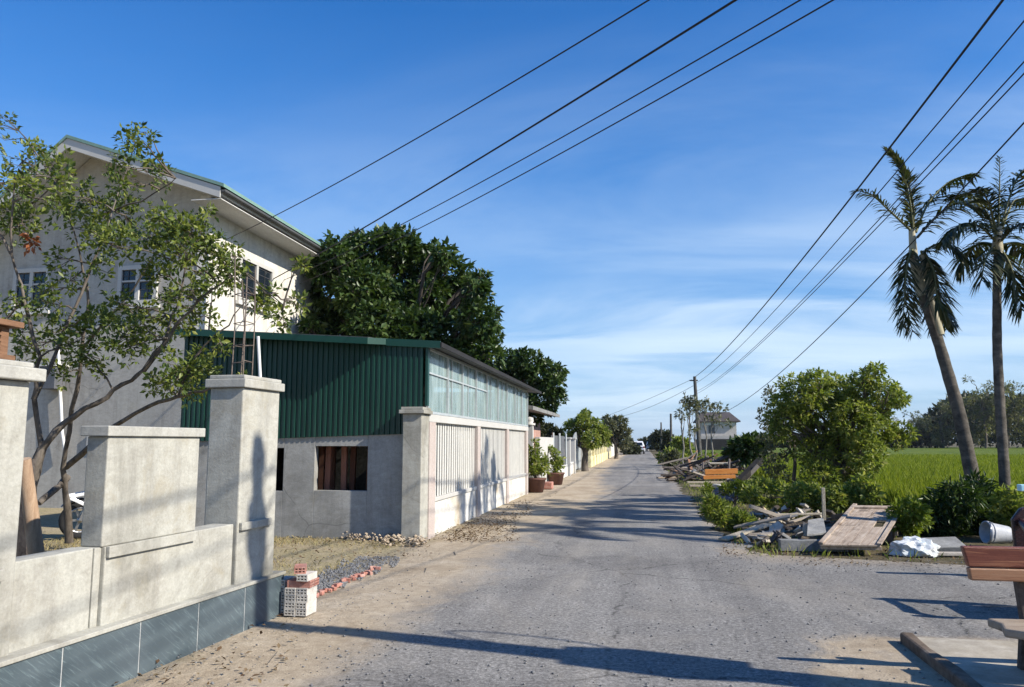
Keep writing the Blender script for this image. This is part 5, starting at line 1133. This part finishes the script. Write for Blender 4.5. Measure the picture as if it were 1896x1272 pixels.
shrub('dark feathery shrub at the feet of the two palms', [(1705, 962, 26), (1740, 945, 30), (1775, 925, 28), (1812, 910, 24), (1760, 970, 34), (1810, 955, 36), (1850, 955, 28), (1720, 985, 22), (1790, 985, 24), (1840, 985, 22), (1680, 980, 16)], 14.2, .6, .17, 1000, 8, 'leaf_dark', 41, asp=.2, droop=.3)
shrub('bright small leaved shrub beside the door leaf', [(1668, 950, 16), (1690, 945, 18), (1685, 970, 16), (1660, 965, 10), (1705, 960, 12)], 12.9, .3, .10, 260, 7, 'leaf_bright', 42, asp=.4)
shrub('light green shrub between the slim palm and the bucket', [(1870, 930, 22), (1890, 945, 20), (1880, 965, 20), (1858, 960, 14)], 13.4, .3, .11, 300, 7, 'leaf_mid', 43)
shrub('low leafy ground shrubs spreading behind the near rubble heap', [(1390, 915, 16), (1420, 910, 20), (1450, 915, 20), (1480, 918, 22), (1510, 920, 20), (1545, 925, 20), (1580, 925, 22), (1610, 920, 20), (1595, 900, 18), (1470, 940, 14), (1440, 935, 14), (1550, 945, 14), (1590, 945, 12)], 16.5, .9, .10, 1100, 7, 'leaf_mid', 44, cat='shrubs')
shrub('yellowish weeds edging the road before the tarpaulin', [(1330, 942, 10), (1350, 956, 12), (1375, 966, 12), (1393, 974, 10), (1365, 980, 9), (1335, 960, 9), (1318, 930, 8), (1312, 948, 7)], 14.4, .4, .12, 460, 7, 'leaf_mid', 45, name='weed', cat='weeds', asp=.22)
shrub('green weeds at the road edge before the far timber heap', [(1345, 905, 10), (1365, 902, 12), (1385, 905, 12), (1310, 905, 8), (1400, 900, 10)], 19, .6, .10, 280, 7, 'leaf_bright', 46, name='weed', cat='weeds', asp=.3)
shrub('rounded bush at the road edge left of the far timber heap', [(1232, 850, 9), (1245, 852, 10), (1240, 860, 8), (1250, 842, 8)], 38, .6, .14, 260, 7, 'leaf_grey', 47)
shrub('broad leaved banana-like bush right of the far house', [(1368, 830, 14), (1385, 822, 14), (1400, 835, 14), (1380, 842, 12), (1358, 838, 10), (1410, 820, 10)], 34, .8, .3, 260, 7, 'leaf_dark', 48, asp=.5)
# saplings round the far pole
for i, (px, top, Y, lab) in enumerate(((1262, 745, 44, 'thin bare sapling left of the leaning far pole'), (1276, 735, 45, 'leafy topped sapling just left of the far pole'), (1303, 742, 46, 'sapling with side tuft just right of the far pole'), (1316, 752, 47, 'slanting sapling right of the far pole'), (1285, 770, 43, 'short pale sapling at the foot of the far pole'))):
    rr = random.Random(60 + i); b = PY(px + 4, 860, Y); h = PY(px, top, Y).z; sp = (6, 12, 12, 16, 8)[i]
    bl = [(px + rr.uniform(-sp, sp) + (14 if i == 3 else 0), top + rr.uniform(-5, 34), rr.uniform(4, 8)) for _ in range((5, 9, 9, 9, 5)[i])]
    tree('sapling', lab, (b.x, Y, 0), h * .8, pxblob(bl, Y, .3, rr), .22, (16, 60, 36, 46, 14)[i], 6, 'leaf_grey', bark='bark_pale', tr=.045, seed=70 + i, group='saplings by the far pole')
# hedge rows and trees farther down both sides
def far_tree(label, lst, Y, seed, mat='leaf_far', leaf=.3, nsub=420, nleaf=7, tr=.16, name='roadside_tree', jy=1.2):
    rr = random.Random(seed); cl = pxblob(lst, Y, jy, rr); bx = sum(c[0][0] for c in cl) / len(cl); zt = max(c[0][2] for c in cl)
    return tree(name, label, (bx, Y, 0), zt * .5, cl, leaf, nsub, nleaf, mat, 'tree', 'trees down the road', 'bark', tr, seed, .15, .45)
far_tree('yellow green tree overhanging the white arched gate', [(1060, 790, 14), (1080, 780, 16), (1100, 790, 16), (1115, 800, 14), (1070, 810, 14), (1095, 815, 16), (1118, 818, 10), (1050, 815, 10), (1056, 832, 9), (1085, 768, 8)], 41, 81, 'leaf_mid', .17, 900, 8)
far_tree('dark grey green tree behind the yellow wall', [(1130, 790, 12), (1145, 785, 14), (1155, 800, 11), (1135, 805, 15), (1150, 815, 11), (1120, 815, 12), (1125, 778, 7), (1160, 822, 7)], 72, 82, 'leaf_grey', .34, 620)
far_tree('dark tree at the end of the yellow wall', [(1165, 822, 8), (1172, 828, 8), (1160, 830, 8), (1178, 834, 6)], 95, 83, 'leaf_far', .4, 260)
far_tree('dark tree behind the grey eave and white wall', [(1000, 798, 12), (1015, 800, 12), (990, 790, 10), (1030, 805, 10)], 44, 84, 'leaf_far', .26, 420)
far_tree('distant bluish tree closing the road end', [(1190, 822, 7), (1198, 818, 7), (1206, 822, 6), (1185, 827, 5)], 190, 85, 'leaf_far', .7, 260)
far_tree('dark tree to the right of the road end', [(1213, 812, 9), (1222, 806, 9), (1230, 812, 8), (1220, 822, 9), (1208, 822, 7)], 125, 86, 'leaf_far', .5, 300)
far_tree('narrow dark tree by the second far pole', [(1236, 808, 7), (1240, 818, 8), (1234, 828, 7), (1246, 828, 6)], 100, 87, 'leaf_far', .45, 240)
far_tree('low green tree left of the far pole', [(1258, 818, 8), (1268, 822, 8), (1252, 828, 8), (1264, 834, 8), (1274, 834, 7)], 70, 88, 'leaf_mid', .35, 300)
shrub('rough green roadside bushes before the far pole', [(1225, 848, 5), (1255, 846, 8), (1265, 848, 8), (1275, 850, 6), (1240, 840, 7), (1290, 850, 6)], 50, 2., .25, 300, 7, 'leaf_mid', 89, cat='shrubs')
shrub('green hedge strip in front of the netting fence', [(1300, 846, 5), (1320, 846, 5), (1340, 847, 5), (1355, 846, 5)], 75, 2., .3, 200, 6, 'leaf_bright', 90, name='hedge', cat='hedge')
# potted trees by the white wall
for i, (px, pb, Y, lst, lab) in enumerate(((992, 911, 23.9, [(990, 835, 10), (985, 850, 11), (1000, 850, 12), (992, 866, 12), (1008, 860, 8), (985, 870, 8), (1006, 872, 7), (990, 820, 6)], 'leafy potted tree nearest the slatted fence'), (1029, 897, 28.0, [(1030, 840, 6), (1028, 852, 8), (1034, 862, 8), (1028, 874, 6), (1018, 832, 5), (1036, 850, 5)], 'narrow potted tree in front of the white wall end'))):
    b = G(px, pb); t = thing('potted_tree', lab, 'potted tree', (b.x, b.y, 0), 0, 'potted trees by the white wall'); rr = random.Random(95 + i); rs = np.random.RandomState(95 + i)
    g = MB(); r = .30; g.lathe((b.x, b.y, 0), [(0, 0), (r * .75, 0), (r, .36), (r * 1.08, .37), (r * 1.08, .42), (r * .92, .42), (r * .9, .34), (0, .34)], 18); g.build('pot', MAT['terracotta'], t)
    cl = pxblob(lst, b.y, .25, rr); g = MB(); z0 = Vector((b.x, b.y, .33)); top = Vector((b.x, b.y, 1.0)); g.tube(wiggle(z0, top, 3, .05, rr), [.05, .045, .04, .03], 7)
    for c, rd in cl: g.tube(wiggle(top.lerp(z0, rr.uniform(0, .5)), c, 3, .08, rr), [.022, .018, .012, .006], 5)
    g.build('trunk', MAT['bark'], t, fixn=False); P, A, S, T = cluster_leaves(cl, 170 - 60 * i, 7, .13, rs, .1); leaf_obj('crown', P, A, S, MAT['leaf_mid'], t, .5, .6, rs, T)
g = MB(); b = G(1003, 905); g.box(b.x - .15, b.x + .35, b.y - .2, b.y + .3, 0, .22); tag(g.build('planter_box', MAT['brick_red'], bevel=.02), 'low reddish planter box beside the nearer potted tree', 'planter')

# ---------------------------------------------------------------- far treeline across the field
rr = random.Random(77)
for i, (px, top, Y, lab, sp) in enumerate(((1705, 762, 205, 'low far tree at the left end of the treeline', 34), (1745, 745, 200, 'far tree just left of the leaning palm trunk', 36), (1790, 722, 196, 'tall far tree behind the leaning palm trunk', 34), (1825, 700, 192, 'arching pale bamboo clump between the palm trunks', 34), (1868, 706, 196, 'far tree right behind the straight palm trunk', 34), (1905, 690, 196, 'tall far tree at the right edge of the treeline', 34), (1960, 720, 198, 'far tree beyond the right edge', 44))):
    bl = []
    for k in range(16):
        u = rr.random(); bl.append((px + rr.gauss(0, sp * (.55 + .2 * u)), 815 - (815 - top) * u, rr.uniform(7, 15) * (1.15 - .55 * u)))
    rs_ = pxblob(bl, Y, 4, rr); b = PY(px, 826, Y)
    tree('far_tree', lab, (b.x, Y, 0), PY(px, top, Y).z * .7, rs_, .8, 380, 6, 'leaf_bamboo', 'tree', 'far treeline', 'bark', .22, 100 + i, .2, .3)
P, A, S, T = [], [], [], []
rs = np.random.RandomState(8)
n = 16000; px = rs.uniform(1400, 2050, n); hh = 815 - np.where(px < 1690, 12, 12 + 78 * np.clip((px - 1690) / 70, 0, 1) ** .7) * rs.rand(n) ** .7
Pw = np.array([tuple(PY(a, b + 10, 210 + c)) for a, b, c in zip(px, hh, rs.uniform(-6, 6, n))]); leaf_obj('far_wood', Pw, rs.normal(size=(n, 3)) + np.array([0, 0, .3]), rs.uniform(.9, 2.2, n), MAT['leaf_far'], None, .45, .4, rs); tag(bpy.context.scene.objects['far_wood'], 'dark low wood along the far edge of the rice field', 'wood', kind='stuff')

# ---------------------------------------------------------------- grass, gravel, litter
def inside(x, y, poly):
    c = np.zeros(len(x), bool); j = len(poly) - 1
    for i in range(len(poly)):
        xi, yi = poly[i]; xj, yj = poly[j]; c ^= ((yi > y) != (yj > y)) & (x < (xj - xi) * (y - yi) / (yj - yi + 1e-9) + xi); j = i
    return c
def blades(name, label, cat, x, y, z0, h0, h1, wid, lean, mat, rs, split=True):
    n = len(x); a = rs.uniform(0, 6.283, n); h = rs.uniform(h0, h1, n); dx, dy = np.cos(a), np.sin(a); l = rs.uniform(.1, 1, n) * lean * h
    la = rs.uniform(0, 6.283, n); lx, ly = np.cos(la) * l, np.sin(la) * l; w_ = wid * rs.uniform(.6, 1.4, n)
    V = np.stack([np.stack([x - dx * w_, y - dy * w_, np.full(n, z0)], 1), np.stack([x + dx * w_, y + dy * w_, np.full(n, z0)], 1), np.stack([x + lx * .35 + dx * w_ * .8, y + ly * .35 + dy * w_ * .8, z0 + h * .6], 1), np.stack([x + lx, y + ly, z0 + h], 1)], 1).reshape(-1, 3)
    T = np.tile(np.array([[0, 1, 2], [0, 2, 3]]), (n, 1, 1)).reshape(-1, 3) + np.repeat(np.arange(n) * 4, 2)[:, None]
    o = tri_obj(name, V, T, MAT[mat], None, np.repeat(rs.rand(n), 2)); return tag(o, label, cat, kind='stuff')
rs = np.random.RandomState(55)
u = rs.rand(150000); Y = 15.2 * (75 / 15.2) ** u; Xg = 4.8 + rs.rand(len(Y)) * (Y * .62)
k = inside(Xg, Y, fx); blades('rice', 'bright green rice standing in the field', 'rice', Xg[k], Y[k], .03, .3, .55, .012, .5, 'rice', rs)
Yw = rs.uniform(10.9, 48, 9000); Xw = 1.25 + np.abs(rs.normal(0, .55, 9000)) + rs.rand(9000) ** 2 * 2.5
kk = rs.rand(9000) < .75; blades('grass', 'rough weeds and grass along the right road edge', 'grass', Xw[kk], Yw[kk], -.01, .03, .15, .005, .9, 'leaf_mid', rs)
Xs_, Ys_ = rs.uniform(-9, -3.6, 26000), rs.uniform(6.8, 12, 26000); k = (np.sin(Xs_ * 2.1 + 1) + np.sin(Ys_ * 2.7 + Xs_) + rs.normal(0, .8, len(Xs_))) > .3
blades('dry_grass', 'dry yellowish grass in the yard before the shed', 'grass', Xs_[k], Ys_[k], -.012, .015, .06, .004, 1.2, 'leaf_dry', rs) if 'leaf_dry' in MAT else None
def stones(name, label, P, s0, s1, mat, rs, cat='gravel'):
    n = len(P); base = np.array([[1, 0, 0], [-1, 0, 0], [0, 1, 0], [0, -1, 0], [0, 0, 1], [0, 0, -.6]], float); F_ = np.array([[0, 2, 4], [2, 1, 4], [1, 3, 4], [3, 0, 4], [2, 0, 5], [1, 2, 5], [3, 1, 5], [0, 3, 5]])
    s = (s0 + (s1 - s0) * rs.rand(n) ** 2)[:, None, None]; V = base[None] * rs.uniform(.55, 1.25, (n, 6, 3)) + rs.normal(0, .16, (n, 6, 3)) ; a = rs.uniform(0, 6.28, n); c, q_ = np.cos(a)[:, None], np.sin(a)[:, None]
    V = np.stack([V[..., 0] * c - V[..., 1] * q_, V[..., 0] * q_ + V[..., 1] * c, V[..., 2] * .7], -1) * s + np.asarray(P)[:, None, :]
    T = (F_[None] + (np.arange(n) * 6)[:, None, None]).reshape(-1, 3); o = tri_obj(name, V.reshape(-1, 3), T, mat, None, np.repeat(rs.rand(n), 8)); return tag(o, label, cat, kind='stuff')
def gpts(n, x0, x1, y0, y1, f=None, z=0.):
    px = rs.uniform(x0, x1, n); py = rs.uniform(y0, y1, n); return np.array([tuple(G(a, b, z)) for a, b in zip(px, py) if f is None or f(a, b)])
stones('gravel', 'patch of bluish grey gravel inside the broken brick line', gpts(5200, 585, 740, 1030, 1095, lambda a, b: abs(b - (1080 - (a - 590) * .40)) < 20 + 6 * math.sin(a * .2)), .006, .022, MAT['stone'], rs)
P = gpts(2600, 500, 790, 968, 1012, lambda a, b: abs(b - (978 + max(0, (a - 600)) * .17)) < 14); P[:, 2] += rs.rand(len(P)) * .10
stones('rubble', 'low strip of pale stones along the foot of the shed wall', P, .012, .05, MAT['rubble_tan'], rs, 'rubble')
stones('pebbles', 'loose pebbles scattered on the asphalt and sand', np.concatenate([gpts(900, 600, 1896, 1020, 1272), gpts(500, 200, 800, 1060, 1272), gpts(700, 1300, 1896, 1010, 1060)]) + np.array([0, 0, .004]), .004, .016, MAT['stone'], rs, 'pebbles')
P = np.concatenate([gpts(1900, 840, 985, 925, 1000, lambda a, b: abs(b - (1000 - (a - 840) * .45)) < 18), gpts(900, 800, 960, 960, 1005), gpts(150, 180, 560, 1140, 1272), gpts(260, 1330, 1480, 990, 1030), gpts(260, 1480, 1800, 1018, 1050), gpts(250, 520, 800, 985, 1040)]); P[:, 2] += .008 + rs.rand(len(P)) * .02
o = leaf_obj('leaf_litter', P, rs.normal(size=(len(P), 3)) * np.array([1, 1, .35]), rs.uniform(.02, .065, len(P)), MAT['litter'], None, .5, .8, rs); tag(o, 'dry brown leaves and twigs blown against the fence and road edges', 'leaf litter', kind='stuff')
